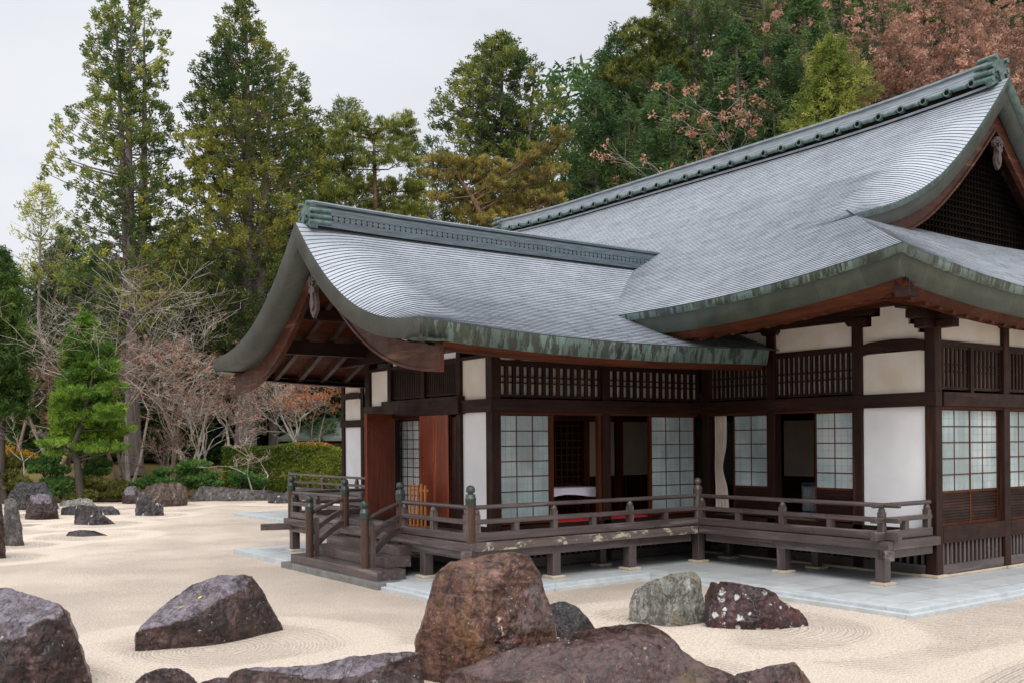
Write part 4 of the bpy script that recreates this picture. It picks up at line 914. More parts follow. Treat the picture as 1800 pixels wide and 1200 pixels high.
def kerb(mb, x0, x1, y0, y1):
    L = max(x1 - x0, y1 - y0); n = max(1, int(L / 1.9))
    for k in range(n):
        if x1 - x0 > y1 - y0: mb.box(x0 + (x1 - x0) * k / n + .004, x0 + (x1 - x0) * (k + 1) / n - .004, y0, y1, -.3, .004)
        else: mb.box(x0, x1, y0 + (y1 - y0) * k / n + .004, y0 + (y1 - y0) * (k + 1) / n - .004, -.3, .004)
kerb(mb, -3.45, 20, -1.65, -1.25); kerb(mb, -3.45, -3.05, -1.25, 4.27); kerb(mb, -8.15, -3.45, 3.87, 4.27); kerb(mb, -8.15, -7.75, 10.3, 13.2); kerb(mb, -8.15, -3.05, 13.2, 13.6); kerb(mb, -3.45, -3.05, 13.6, 26.2)
kb = mb.build('kerb', M_kerb, pv, .012)
mb = MB(); kerb(mb, -8.15, -7.75, 4.27, 5.9); mb.build('kerb', M_kerb, pv, .012)
mb = MB(); kerb(mb, -8.32, -7.75, 5.9, 10.3); mb.build('kerb', M_kdark, pv, .012)
mb = MB()
for (x0, x1, y0, y1) in ((-3.56, 20, -1.76, -1.65), (-3.56, -3.45, -1.65, 3.76), (-8.26, -3.56, 3.76, 3.87), (-8.26, -8.15, 3.87, 5.9)): kerb(mb, x0, x1, y0, y1)
for i, q in enumerate(mb.v):
    if q[2] > 0: mb.v[i] = (q[0], q[1], -.055)
mb.build('kerb', M_kerb, pv, .01)

# ================================================================== ROCKS
def rock_mat(name, c1, c2, c3, li, lcol, lsc=9, rough=.32, stain=None, bed=None):
    m, nt, b = newmat(name)
    c = ramp(nt, noise(nt, 3.6, (1, 1, .5), 13, .78, .9), [(.40, c1), (.52, c2), (.62, c3)])
    c = mixc(nt, ramp(nt, noise(nt, 13, (1, 1, .3), 6, .75), [(.46, 0.), (.62, .85)]), c, tuple(.6 * q for q in c1))
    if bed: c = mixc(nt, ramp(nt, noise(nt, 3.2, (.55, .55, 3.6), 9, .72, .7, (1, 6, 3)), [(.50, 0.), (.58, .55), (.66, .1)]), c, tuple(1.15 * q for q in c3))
    if stain: c = mixc(nt, ramp(nt, noise(nt, 1.7, (1, 1, .6), 5, .6, .6, (4, 2, 7)), [(.50, 0.), (.64, .8)]), c, stain)
    if bed:                                           # pale weathered top plane, wet sky sheen painted into its colour
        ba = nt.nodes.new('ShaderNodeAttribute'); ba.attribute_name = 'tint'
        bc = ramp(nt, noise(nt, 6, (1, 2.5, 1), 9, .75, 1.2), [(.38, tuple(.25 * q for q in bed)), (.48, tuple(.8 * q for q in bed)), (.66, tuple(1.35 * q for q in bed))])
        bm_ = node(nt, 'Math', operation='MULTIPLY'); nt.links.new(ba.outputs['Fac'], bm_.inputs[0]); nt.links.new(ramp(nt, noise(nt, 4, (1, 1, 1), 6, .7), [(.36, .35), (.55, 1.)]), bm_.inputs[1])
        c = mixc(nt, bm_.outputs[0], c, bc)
    v = node(nt, 'TexVoronoi', Scale=lsc); v.inputs['Randomness'].default_value = 1
    t = nt.nodes.new('ShaderNodeTexCoord'); w_ = node(nt, 'TexNoise', Scale=lsc * 1.3, Detail=4)
    nt.links.new(t.outputs['Object'], w_.inputs['Vector']); vm = nt.nodes.new('ShaderNodeMix'); vm.data_type = 'VECTOR'; vm.inputs[0].default_value = .12
    nt.links.new(t.outputs['Object'], vm.inputs[4]); nt.links.new(w_.outputs['Color'], vm.inputs[5]); nt.links.new(vm.outputs[1], v.inputs['Vector'])
    spots = ramp(nt, v.outputs['Distance'], [(.22, 1.), (.30, 0.)])
    gate = ramp(nt, noise(nt, 1.9, (1, 1, 1), 5, .65, 0, (9, 5, 2)), [(.62 - li, 0.), (.68 - li, 1.)])
    g = node(nt, 'Math', operation='MULTIPLY'); nt.links.new(spots, g.inputs[0]); nt.links.new(gate, g.inputs[1])
    c = mixc(nt, g.outputs[0], c, lcol)
    crk = ramp(nt, noise(nt, 2.6, (1, 1, .6), 7, .6, 1.6, (2, 8, 4)), [(.480, 0.), (.5, .9), (.520, 0.)]); c = mixc(nt, crk, c, tuple(.3 * q for q in c1))
    fine = ramp(nt, noise(nt, 30, (1, 1, 1), 3, .5), [(.69, 0.), (.72, .75)]); c = mixc(nt, fine, c, lcol)
    nt.links.new(c, b.inputs['Base Color'])
    rr = ramp(nt, noise(nt, 5, (1, 1, 1), 5), [(.3, rough - .1), (.7, rough + .2)])
    nt.links.new(mixc(nt, g.outputs[0], rr, (.8, .8, .8)), b.inputs['Roughness']); b.inputs['Specular IOR Level'].default_value = .45; b.inputs['Coat Weight'].default_value = .2 if rough < .45 else .0; b.inputs['Coat Roughness'].default_value = .16
    h1 = noise(nt, 5.5, (1, 1, .55), 9, .66, .7); b1 = bump(nt, b, h1, 1.0, .10); bump(nt, b, noise(nt, 34, (1, 1, .5), 7, .7), .9, .018, b1)
    return m
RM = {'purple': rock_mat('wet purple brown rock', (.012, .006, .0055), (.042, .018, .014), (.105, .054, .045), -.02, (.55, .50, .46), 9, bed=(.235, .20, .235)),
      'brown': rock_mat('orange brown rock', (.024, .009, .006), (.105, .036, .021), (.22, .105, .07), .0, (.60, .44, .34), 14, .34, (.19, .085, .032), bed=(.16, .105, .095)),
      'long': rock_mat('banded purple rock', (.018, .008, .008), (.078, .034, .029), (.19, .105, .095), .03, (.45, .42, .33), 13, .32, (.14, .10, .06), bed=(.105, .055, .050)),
      'dark': rock_mat('black wet rock', (.008, .006, .0065), (.026, .020, .020), (.08, .07, .072), -.06, (.35, .34, .33), 8),
      'grey': rock_mat('pale grey rock', (.13, .125, .105), (.29, .285, .255), (.43, .43, .40), .02, (.50, .51, .48), 7, .6, (.19, .17, .11)),
      'greydark': rock_mat('grey brown rock', (.035, .029, .027), (.10, .085, .08), (.22, .20, .195), .0, (.40, .39, .36), 8, .4),
      'red': rock_mat('red lichened rock', (.016, .007, .0075), (.065, .018, .018), (.15, .05, .045), .30, (.58, .59, .57), 7, .42),
      'white': rock_mat('white lichened rock', (.025, .018, .020), (.075, .058, .06), (.17, .15, .155), .13, (.58, .58, .58), 4.5, .45),
      'speck': rock_mat('speckled brown rock', (.045, .027, .021), (.12, .075, .058), (.20, .145, .12), .04, (.45, .38, .34), 5, .5)}
def make_rock(name, label, g, yb, T, pts, planes, mat, res, amp, back, seed):
    uc = sum(p[0] for p in pts) / len(pts); d = foot(uc, yb) + T * .8; us = [p[0] for p in pts]; u0_, u1_ = min(us), max(us); sl = 0
    if g: sl = foot(u1_, g[1]) - foot(u0_, g[0])
    if yb < 870: d = 50.5 + T * .5 if yb < 869 else d
    Q = np.array([at(u, v, d + sl * ((u - u0_) / (u1_ - u0_))) for u, v in pts]); r = (Q - CAM) @ RT; z = Q[:, 2]
    ymin = z.min(); z = np.where(z < ymin + .25 * (z.max() - ymin) * .4, z - .10, z)
    rc, zc = (r.min() + r.max()) / 2, z.min() + .42 * (z.max() - z.min())
    nth, ns = res; th = np.linspace(0, 2 * np.pi, nth, endpoint=False); Rad = np.zeros(nth)
    pr, pz = r - rc, z - zc
    for k, t in enumerate(th):
        c, s = math.cos(t), math.sin(t); best = 0
        for i in range(len(pr)):
            j = (i + 1) % len(pr); ax, az, bx, bz = pr[i], pz[i], pr[j], pz[j]
            den = c * (bz - az) - s * (bx - ax)
            if abs(den) < 1e-9: continue
            tt = (ax * (bz - az) - az * (bx - ax)) / den; q = (ax * s - az * c) / den
            if tt > 0 and -1e-6 <= q <= 1 + 1e-6: best = max(best, tt)
        Rad[k] = best
    hw, H, z0 = (r.max() - r.min()) / 2, z.max() - z.min(), z.min()
    S = np.linspace(0, 1, ns) ** .75
    out, sheens = [], []
    for side in (1, -1):
        SS = S if side == 1 else S[:-1][::-1]
        s_, t_ = np.meshgrid(SS, th, indexing='ij'); rr = rc + s_ * Rad[None, :] * np.cos(t_); zz = zc + s_ * Rad[None, :] * np.sin(t_)
        dome = (1 - s_ ** 5) ** .5
        if side == 1:
            uu, vv = (rr - rc) / hw, (zz - z0) / H
            dep = dome * 1.45
            nb = .10 * fbm(np.stack([rr * 1.6 / max(hw, .4), zz * 1.6 / max(hw, .4), rr * 0 + seed], -1), seed, 3)
            sheenf = np.zeros_like(uu)
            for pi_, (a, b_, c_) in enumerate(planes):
                nd = (a + b_ * uu + c_ * vv) + nb; sheenf = np.where(nd < dep, 1.0 * (pi_ == 1), sheenf); dep = np.minimum(dep, nd)
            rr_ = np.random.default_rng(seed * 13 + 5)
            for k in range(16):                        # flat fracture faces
                b_, c_ = rr_.uniform(-1.1, 1.1), rr_.uniform(-1.3, .5); q = dep - b_ * uu - c_ * vv; lim = np.quantile(q, rr_.uniform(.74, .96)); ov = np.maximum(q - lim, 0); dep = dep - .93 * ov; sheenf = np.where((ov > .02) & (c_ > -.7), 0, sheenf)
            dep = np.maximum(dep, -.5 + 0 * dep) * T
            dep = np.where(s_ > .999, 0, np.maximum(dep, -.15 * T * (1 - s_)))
        else: dep = -dome * T * back; sheenf = np.ones_like(dep)
        sheens.append(sheenf)
        out.append(np.stack([rr, dep, zz], -1))
    G = np.concatenate(out); P0 = CAM[None, None, :] * np.array([1, 1, 0]) + G[..., 0:1] * RT + (d + sl * np.clip((G[..., 0:1] - r.min()) / (r.max() - r.min()), 0, 1)) * FW
    dirn = P0 - CAM * np.array([1, 1, 0]); dist = np.linalg.norm(dirn, axis=-1, keepdims=True); dirn = dirn / dist
    P = P0 - dirn * G[..., 1:2]
    zz = G[..., 2:3]; P = P + np.concatenate([np.zeros_like(P0[..., :2]), CAM[2] + (zz - CAM[2]) * (1 - G[..., 1:2] / dist)], -1)
    sz = max(hw, H / 2)
    f = lambda k, sc: fbm(P * np.array([1, 1, .7]) * sc / sz + k * 17.3 + seed, seed + k, 4)[..., None]
    ridg = 1 - np.abs(f(5, 2.2)) * 2
    crk = -np.clip(1 - np.abs(f(9, 3.1)) * 9, 0, 1) - .6 * np.clip(1 - np.abs(f(10, 7.0)) * 7, 0, 1)
    stp = np.round(f(11, 1.7) * 7 + .6 * f(12, 6)) / 7
    nrm = np.concatenate([f(1, 2.0), f(2, 2.0), f(3, 2.0)], -1) * amp * 1.1 + (-dirn + np.array([0, 0, .5])) * ((ridg - .5) * .5 + crk * .45 + stp * 1.5) * amp + np.concatenate([f(6, 8), f(7, 8), f(8, 8)], -1) * amp * .35 + np.concatenate([f(13, 22), f(14, 22), f(15, 22)], -1) * amp * .45
    P = P + nrm * (sz / .6 if sz < .6 else 1)
    na, nb_ = P.shape[:2]; idx = np.arange(na * nb_).reshape(na, nb_); nx = np.roll(idx, -1, 1)
    F = np.stack([idx[:-1], idx[1:], nx[1:], nx[:-1]], -1).reshape(-1, 4)
    base = np.array([*(CAM[:2] + (rc * RT + d * FW)[:2]), GZ])
    o = np_mesh(name, P.reshape(-1, 3) - base, F, RM[mat], smooth=True, tint=np.concatenate(sheens).ravel()); o.location = base
    return tag(o, label, 'rock', 'rocks set in the raked gravel')
for a in ROCKS: make_rock(*a)

# ================================================================== PLANTS
def leaf_mat(name, c0, c1, c2, trans=.45, rough=.6, k=1.9):
    c0, c1, c2 = [tuple(min(.9, k * q) for q in c_) for c_ in (c0, c1, c2)]
    m = bpy.data.materials.new(name); m.use_nodes = True; nt = m.node_tree; nt.nodes.clear(); o = nt.nodes.new('ShaderNodeOutputMaterial')
    a = nt.nodes.new('ShaderNodeAttribute'); a.attribute_name = 'tint'
    c = ramp(nt, a.outputs['Fac'], [(.15, c0), (.5, c1), (.88, c2)])
    oi = nt.nodes.new('ShaderNodeObjectInfo'); hv = node(nt, 'HueSaturation'); mr = node(nt, 'MapRange'); mr.inputs['To Min'].default_value = .8; mr.inputs['To Max'].default_value = 1.2
    nt.links.new(oi.outputs['Random'], mr.inputs['Value']); nt.links.new(mr.outputs[0], hv.inputs['Value']); nt.links.new(c, hv.inputs['Color']); c = hv.outputs[0]
    p = node(nt, 'BsdfPrincipled', Roughness=rough); p.inputs['Specular IOR Level'].default_value = .35; t = nt.nodes.new('ShaderNodeBsdfTranslucent'); mx = nt.nodes.new('ShaderNodeMixShader'); mx.inputs[0].default_value = trans
    nt.links.new(c, p.inputs['Base Color']); nt.links.new(c, t.inputs[0]); nt.links.new(p.outputs[0], mx.inputs[1]); nt.links.new(t.outputs[0], mx.inputs[2]); nt.links.new(mx.outputs[0], o.inputs[0]); return m
L_cedar = leaf_mat('cedar foliage', (.030, .056, .018), (.105, .125, .030), (.235, .225, .042))
L_dark = leaf_mat('dark conifer foliage', (.018, .044, .015), (.046, .086, .026), (.10, .135, .036))
L_hill = leaf_mat('hill conifer foliage', (.032, .058, .021), (.078, .105, .034), (.16, .165, .052))
L_pine = leaf_mat('pine needles', (.042, .058, .014), (.12, .135, .026), (.23, .22, .042))
L_salmon = leaf_mat('salmon leaves', (.17, .075, .05), (.30, .14, .095), (.40, .22, .16))
L_brown = leaf_mat('yellow brown pine needles', (.060, .058, .015), (.15, .125, .030), (.26, .20, .050))
L_bright = leaf_mat('bright green needles', (.040, .085, .012), (.10, .175, .020), (.19, .27, .034))
L_green = leaf_mat('mid green needles', (.026, .055, .012), (.060, .105, .020), (.115, .16, .032))
L_lime = leaf_mat('yellow green foliage', (.05, .075, .012), (.12, .14, .026), (.21, .205, .048))
L_rust = leaf_mat('rust coloured leaves', (.12, .064, .046), (.235, .132, .094), (.35, .215, .16))
L_orange = leaf_mat('orange leaves', (.22, .055, .016), (.36, .11, .035), (.44, .19, .08))
L_dry = leaf_mat('dry twig leaves', (.060, .030, .022), (.125, .068, .050), (.22, .14, .105))
L_shrub = leaf_mat('clipped shrub leaves', (.022, .065, .018), (.060, .125, .030), (.13, .20, .05))
L_olive = leaf_mat('olive shrub leaves', (.06, .065, .016), (.12, .125, .028), (.20, .19, .045))
L_hedge = leaf_mat('hedge leaves', (.035, .060, .010), (.095, .125, .018), (.18, .19, .028))
L_yellow = leaf_mat('yellow autumn leaves', (.28, .14, .01), (.40, .23, .013), (.44, .30, .04))
def bark(name, c1, c2, c3=None):
    m, nt, b = newmat(name); c = ramp(nt, noise(nt, 5, (1, 1, .15), 7, .65), [(.3, c1), (.7, c2)])
    if c3: c = mixc(nt, ramp(nt, noise(nt, 3, (1, 1, .6), 6, .7, 0, (3, 3, 3)), [(.52, 0.), (.6, .8)]), c, c3)
    nt.links.new(c, b.inputs['Base Color']); b.inputs['Roughness'].default_value = .85; bump(nt, b, noise(nt, 9, (1, 1, .12), 6), .8, .04); return m
B_cedar = bark('grey cedar bark', (.11, .085, .078), (.30, .25, .24)); B_pine = bark('red pine bark', (.10, .05, .035), (.24, .13, .10)); B_dark = bark('dark bark', (.03, .022, .018), (.09, .07, .058))
B_pale = bark('pale lichened bark', (.27, .22, .185), (.50, .44, .38), (.58, .58, .50)); B_twig = bark('grey brown twigs', (.15, .105, .088), (.30, .235, .205)); B_peach = bark('peeled tan bark', (.32, .18, .10), (.48, .32, .20), (.26, .2, .17))

def unit(v): return v / (np.linalg.norm(v, axis=-1, keepdims=True) + 1e-9)
def leaves(Cn, dirs, n, spread, L, Wd, rnd, tint, up=.0, jl=.35, flat=1.0):
    """n leaf blades round every tuft centre -> verts, quads, tint"""
    N = len(Cn); c = np.repeat(Cn, n, 0); d = np.repeat(dirs, n, 0); k = N * n
    off = unit(rng.normal(size=(k, 3))) * (rng.random((k, 1)) ** .5) * spread; off[:, 2] *= flat
    dd = unit(d + rnd * rng.normal(size=(k, 3)) + np.array([0, 0, up])); s = unit(np.cross(dd, rng.normal(size=(k, 3))))
    ll = L * (1 + jl * rng.normal(size=(k, 1)).clip(-2, 2)); p = c + off
    V = np.stack([p - dd * ll * .5, p + s * Wd * .5, p + dd * ll * .5, p - s * Wd * .5], 1).reshape(-1, 3)
    t = np.clip(np.repeat(tint, n) + .13 * rng.normal(size=k), 0, 1)
    return V, np.arange(k * 4).reshape(-1, 4), np.repeat(t, 4)
def segs(S, sides=5):
    """tapered limbs: rows p0(3) p1(3) r0 r1"""
    S = np.asarray(S, float); p0, p1, r0, r1 = S[:, :3], S[:, 3:6], S[:, 6], S[:, 7]
    d = unit(p1 - p0); a = np.where(np.abs(d[:, 2:3]) < .9, np.array([[0, 0, 1.]]), np.array([[1., 0, 0]])); e1 = unit(np.cross(d, a)); e2 = np.cross(d, e1); th = np.arange(sides) * 2 * np.pi / sides
    ring = np.cos(th)[None, :, None] * e1[:, None] + np.sin(th)[None, :, None] * e2[:, None]
    V = np.concatenate([p0[:, None] + ring * r0[:, None, None], p1[:, None] + ring * r1[:, None, None]], 1).reshape(-1, 3)
    b = np.arange(len(S))[:, None] * 2 * sides; k = np.arange(sides); k2 = (k + 1) % sides
    F = np.stack([b + k, b + k2, b + sides + k2, b + sides + k], -1).reshape(-1, 4); return V, F
class Tree:
    def __init__(s, name, label, cat, u, d, group=None, vbase=None, pos=None):
        p = at(u, CY0, d) if pos is None else np.array(pos); s.p = np.array([p[0], p[1], ground_z(p) if vbase is None else at(u, vbase, d)[2]]); s.d = d
        s.o = thing(name, label, cat, s.p - np.array([0, 0, .1]), group); s.off = s.p - np.array([0, 0, .1])
    def mesh(s, name, VFs, mat, smooth=False):
        V = []; F = []; T = []; n = 0
        for x in VFs:
            V.append(x[0]); F.append(x[1] + n); n += len(x[0]); T.append(x[2] if len(x) > 2 else np.full(len(x[0]), .5))
        return np_mesh(name, np.concatenate(V) - s.off, np.concatenate(F), mat, s.o, np.concatenate(T), smooth)
def px(v, d): return CAM[2] + (CY0 - v) * d / FPX            # pixel row -> height at distance d
def trunk_pts(base, top, bend=.2, n=12, seed=0):
    t = np.linspace(0, 1, n)[:, None]; w_ = np.stack([vnoise(np.stack([t[:, 0] * 2.5, t[:, 0] * 0 + seed, t[:, 0] * 0], -1), 1), vnoise(np.stack([t[:, 0] * 2.5, t[:, 0] * 0 + seed + 9.5, t[:, 0] * 0], -1), 2), np.zeros(n)], -1)
    return np.array(base) + (np.array(top) - np.array(base)) * t + w_ * bend * np.sin(t * np.pi)
def trunk_mesh(T, pts, r0, r1, mat, flare=1.5, sides=12, name='trunk'):
    n = len(pts); t = np.linspace(0, 1, n); rad = r0 + (r1 - r0) * t ** .8; rad[0] *= flare
    mb = MB().tube(pts, list(rad), sides, False); return T.mesh(name, [(np.array(mb.v), np.array(mb.f))], mat, True)

def conifer(name, label, u, d, prof, mat, ntuft=1400, tuft=.30, nl=24, L=.26, Wd=.055, bmat=None, group=None, r0=.35, seed=0, up=.35, droop=0.0, rnd=.55, lump=.35, leaders=((0, 0),), vbase=None, inner=.55, sparse=1.0, cat='tree', tshift=0.):
    """conifer whose outline follows prof = [(row px, left px, right px)] measured on the photo"""
    T = Tree(name, label, cat, u, d, group, vbase); base = T.p
    P = np.array(prof, float); zt = px(P[:, 0], d); lw, rw = P[:, 1] * d / FPX, P[:, 2] * d / FPX
    o = np.argsort(zt); zt, lw, rw = zt[o], lw[o], rw[o]; zmin, zmax = zt[0], zt[-1]
    zs = np.linspace(zmin, zmax, 400); wz = np.interp(zs, zt, lw + rw) + .3; cdf = np.cumsum(wz); cdf /= cdf[-1]
    z = np.interp(rng.random(ntuft), cdf, zs); az = rng.random(ntuft) * 2 * np.pi; ca, sa = np.cos(az), np.sin(az)
    lat = np.where(ca > 0, np.interp(z, zt, rw), np.interp(z, zt, lw)); mid = (np.interp(z, zt, rw) + np.interp(z, zt, lw)) / 2; Rr = lat * np.abs(ca) + mid * .95 * (1 - np.abs(ca))
    lum = 1 + lump * vnoise(np.stack([az * 1.6, z * .75, np.full(ntuft, seed * 7.7)], -1), seed) + .6 * lump * vnoise(np.stack([az * 4, z * 2.2, np.full(ntuft, seed * 3.3)], -1), seed + 1)
    f = 1 - inner * rng.random(ntuft) ** 1.4; Rr = Rr * np.clip(lum, .35, 1.12)
    keep = vnoise(np.stack([az * 2.2, z * 1.1, np.full(ntuft, seed * 5.1 + 3)], -1), seed + 2) > -.55 * sparse
    hor = (ca * f * Rr)[:, None] * RT + (sa * f * Rr)[:, None] * FW; Cn = base * np.array([1, 1, 0]) + hor; Cn[:, 2] = z + (up * .25 - droop) * f * Rr
    Cn, hor, z, f, Rr = Cn[keep], hor[keep], z[keep], f[keep], Rr[keep]
    tint = np.clip(.40 + tshift + .34 * vnoise(Cn * .6, seed + 4) + .17 * rng.normal(size=len(Cn)) + .30 * vnoise(Cn * .22, seed + 8), 0, 1)
    dirs = unit(hor) * .7 + np.array([0, 0, up - droop])
    T.mesh('crown', [leaves(Cn, dirs, nl, tuft, L, Wd, rnd, tint, up * .3)], mat)
    trs = []
    for k, (lx, v_) in enumerate(leaders):
        tp = base * np.array([1, 1, 0]) + RT * lx * d / FPX; tp[2] = zmax - .4 if v_ == 0 else px(v_, d)
        pts = trunk_pts(base, tp, .25, 14, seed + k)
        if k: pts = pts[5:]
        mb = MB(); n = len(pts); rad = (r0 * (1 - np.linspace(0, .93, 14)))[-n:]; rad[0] *= 1.0 if k else 1.45; rad[1] *= 1.0 if k else 1.1
        mb.tube(pts, list(rad), 12, False); trs.append((np.array(mb.v), np.array(mb.f)))
    T.mesh('trunk', trs, bmat or B_cedar, True)
    k = rng.random(len(Cn)) < .20; q = Cn[k]; ax = base * np.array([1, 1, 0]) + np.array([0, 0, 1]) * (q[:, 2:3] - .30 * (f[k] * Rr[k])[:, None] + droop * (f[k] * Rr[k])[:, None]); ax[:, 2] = np.maximum(ax[:, 2], base[2] + .5)
    md = (ax + q) / 2 - np.array([0, 0, .12]); r_ = .018 + .006 * (f[k] * Rr[k])
    if len(q): T.mesh('branches', [segs(np.concatenate([np.c_[ax, md, r_ * 1.6, r_], np.c_[md, q, r_, r_ * .35]]), 4)], bmat or B_cedar)
    return T
def pine(name, label, u, d, trunk, pads, mat, bmat=None, group=None, nl=26, L=.26, Wd=.04, dens=1.0, vbase=None, r0=.22, seed=0, cat='tree'):
    """open pine: trunk through photo points, needle pads (u, v, half width px, half height px)"""
    T = Tree(name, label, cat, u, d, group, vbase); k = d / FPX
    pts = [T.p] + [at(a, b, d) + FW * (rng.normal() * .12 + .6 * i_ / len(trunk)) for i_, (a, b) in enumerate(trunk)]; pts = np.array(pts)
    t = np.linspace(0, 1, len(pts)); tt = np.linspace(0, 1, 4 * len(pts)); pts = np.stack([np.interp(tt, t, pts[:, i]) for i in range(3)], -1)
    mb = MB(); mb.tube(pts, list(r0 * (1 - .8 * tt)), 9, False); T.mesh('trunk', [(np.array(mb.v), np.array(mb.f))], bmat or B_pine, True)
    lv = []; sg = []
    for i, (a, b, w_, h_) in enumerate(pads):
        c = at(a, b, d) + FW * rng.normal() * w_ * k * .6; n = max(6, int(dens * w_ * max(h_, 6) * k * k * 120))
        q = unit(rng.normal(size=(n, 3))) * (rng.random((n, 1)) ** .45); Cn = c + q[:, :1] * w_ * k * RT + q[:, 1:2] * w_ * k * .8 * FW + q[:, 2:] * h_ * k * np.array([0, 0, 1.])
        Cn[:, 2] += .18 * h_ * k * vnoise(Cn * 1.3, 3)
        tint = np.clip(.40 + .22 * q[:, 2] * 0 + .22 * rng.normal(size=n) + .25 * vnoise(Cn * .8, seed + i), 0, 1)
        lv.append(leaves(Cn, unit(q * np.array([1, 1, .4]) + np.array([0, 0, .5])), nl, .20, L, Wd, .6, tint, .35, flat=.6))
        j = np.argmin(np.linalg.norm(pts - c, axis=1) + 1.2 * np.maximum(0, pts[:, 2] - c[2])); s0 = pts[j]
        m1 = s0 + (c - s0) * .5 + np.array([0, 0, -.05 * np.linalg.norm(c - s0)]) + rng.normal(size=3) * .08
        m1 = m1 + FW * .3 * rng.random(); sg += [[*s0, *m1, .05, .038], [*m1, *(c - np.array([0, 0, h_ * k * .3]) + FW * .2), .038, .02]]
        for _ in range(5): e = Cn[rng.integers(n)]; sg.append([*(m1 + (c - m1) * rng.random()), *e, .025, .008])
    T.mesh('crown', lv, mat); T.mesh('branches', [segs(sg, 5)], bmat or B_pine); return T
def bare(name, label, u, d, h, spreadw, mat, leafmat=None, nleaf=0, stems=3, r0=.09, levels=5, group=None, vbase=None, seed=0, flat=.5, lean=0, first=.25, L=.16, cat='tree', curl=.25, lw=.06, nl=5, vtop=None, sl=.16):
    """leafless or thin-leaved broadleaf tree grown by forking"""
    T = Tree(name, label, cat, u, d, group, vbase); h = h if vtop is None else px(vtop, d) - T.p[2]; R_ = np.random.default_rng(seed + 11); S = []; tips = []
    def grow(p, dr, ln, r, lev):
        n = 3; q = p
        for i in range(n):
            dr = unit(dr + curl * .5 * R_.normal(size=3) * (1 if lev < levels else .4) + np.array([0, 0, .06])); q2 = q + dr * ln / n; r2 = r * .86; S.append([*q, *q2, r, r2]); q, r = q2, r2
            if 0 < lev < levels and R_.random() < .30:
                a = unit(dr + .9 * R_.normal(size=3) * np.array([1, 1, flat])); grow(q, a, ln * (.45 + .25 * R_.random()), r * .5, lev - 1)
        if lev > 0:
            for i in range(2 if R_.random() < .75 else 3): grow(q, unit(dr + .75 * R_.normal(size=3) * np.array([spreadw, spreadw, flat])), ln * (.62 + .25 * R_.random()), r * .68, lev - 1)
        else: tips.append(q)
    for s in range(stems):
        a = R_.random() * 6.28; dr = unit(np.array([math.cos(a) * .35 * spreadw, math.sin(a) * .35 * spreadw, 1.0]) + lean * RT); grow(T.p + np.array([math.cos(a), math.sin(a), 0]) * .12 * (stems > 1), dr, h * first, r0, levels)
    S = np.array(S); top = S[:, 5].max() - T.p[2]; sc = h / top; S[:, :3] = T.p + (S[:, :3] - T.p) * sc; S[:, 3:6] = T.p + (S[:, 3:6] - T.p) * sc; S[:, 6:] = np.maximum(S[:, 6:], .006)
    big = S[:, 6] > .03; T.mesh('trunk', [segs(S[big], 7)], mat, True)
    if (~big).any(): T.mesh('twigs', [segs(S[~big], 3)], mat)
    if leafmat and nleaf:
        tp = T.p + (np.array(tips) - T.p) * sc; tp = tp[R_.permutation(len(tp))[:nleaf]] if len(tp) > nleaf else tp[R_.integers(0, len(tp), nleaf)]
        T.mesh('leaves', [leaves(tp + .05 * rng.normal(size=tp.shape), np.tile([[0, 0, -.2]], (len(tp), 1)), nl, sl, L, lw, 1., np.clip(.5 + .25 * vnoise(tp * .6, seed) + .2 * rng.normal(size=len(tp)), 0, 1))], leafmat)
    return T
def place(src, u, d, sc, label, group, rz, vbase=None):
    c = copy_tree(src.o); p = at(u, CY0, d); z = ground_z(p) if vbase is None else at(u, vbase, d)[2]
    c.location = (p[0], p[1], z - .1); c.rotation_euler = (0, 0, rz); s_ = c.scale; c.scale = (sc * .97, sc * 1.03, sc); c['label'] = label; c['group'] = group; return c

# ---- tall cedars against the sky
G_C = 'cedars rising above the garden'
A = conifer('cedar_tree', 'tallest thin topped cedar at the left, a thick grey trunk below', 232, 54, [(-22, 12, 12), (0, 38, 40), (42, 66, 64), (93, 72, 66), (150, 82, 70), (190, 96, 78), (266, 116, 86), (330, 128, 92), (400, 128, 95), (480, 120, 96), (540, 96, 92), (580, 40, 40)], L_cedar, 1900, .24, 34, .19, .075, r0=.46, seed=2, leaders=((6, 0), (-22, 20), (28, 25)), inner=.75, sparse=.75, group=G_C, lump=.4)
Bt = conifer('cedar_tree', 'broad pointed cedar standing right of the tallest thin topped cedar', 432, 55, [(-8, 6, 8), (20, 28, 30), (47, 42, 40), (70, 52, 44), (95, 62, 82), (130, 78, 100), (160, 84, 128), (215, 100, 138), (260, 106, 132), (340, 112, 120), (420, 118, 112), (500, 112, 100), (560, 80, 70), (640, 40, 40)], L_cedar, 2700, .27, 34, .20, .08, r0=.55, seed=5, leaders=((6, 0), (55, 110)), inner=.7, sparse=.85, group=G_C, tshift=.04)
conifer('cedar_tree', 'small dark topped conifer peeping above the layered olive pine', 613, 70, [(168, 6, 8), (185, 24, 22), (205, 34, 34), (225, 30, 30), (300, 50, 50), (420, 60, 60)], L_hill, 500, .36, 22, .3, .07, r0=.3, seed=8, group=G_C)
Et = conifer('cedar_tree', 'many headed round topped cedar above the middle of the roofs', 888, 74, [(58, 8, 10), (72, 28, 26), (95, 50, 40), (120, 66, 76), (150, 88, 96), (180, 104, 104), (215, 118, 112), (250, 108, 112), (300, 100, 108), (360, 90, 90), (430, 60, 60)], L_cedar, 2300, .34, 32, .26, .10, r0=.5, seed=9, leaders=((0, 0), (60, 105), (-55, 140)), inner=.7, sparse=.8, lump=.55, group=G_C, tshift=-.06)
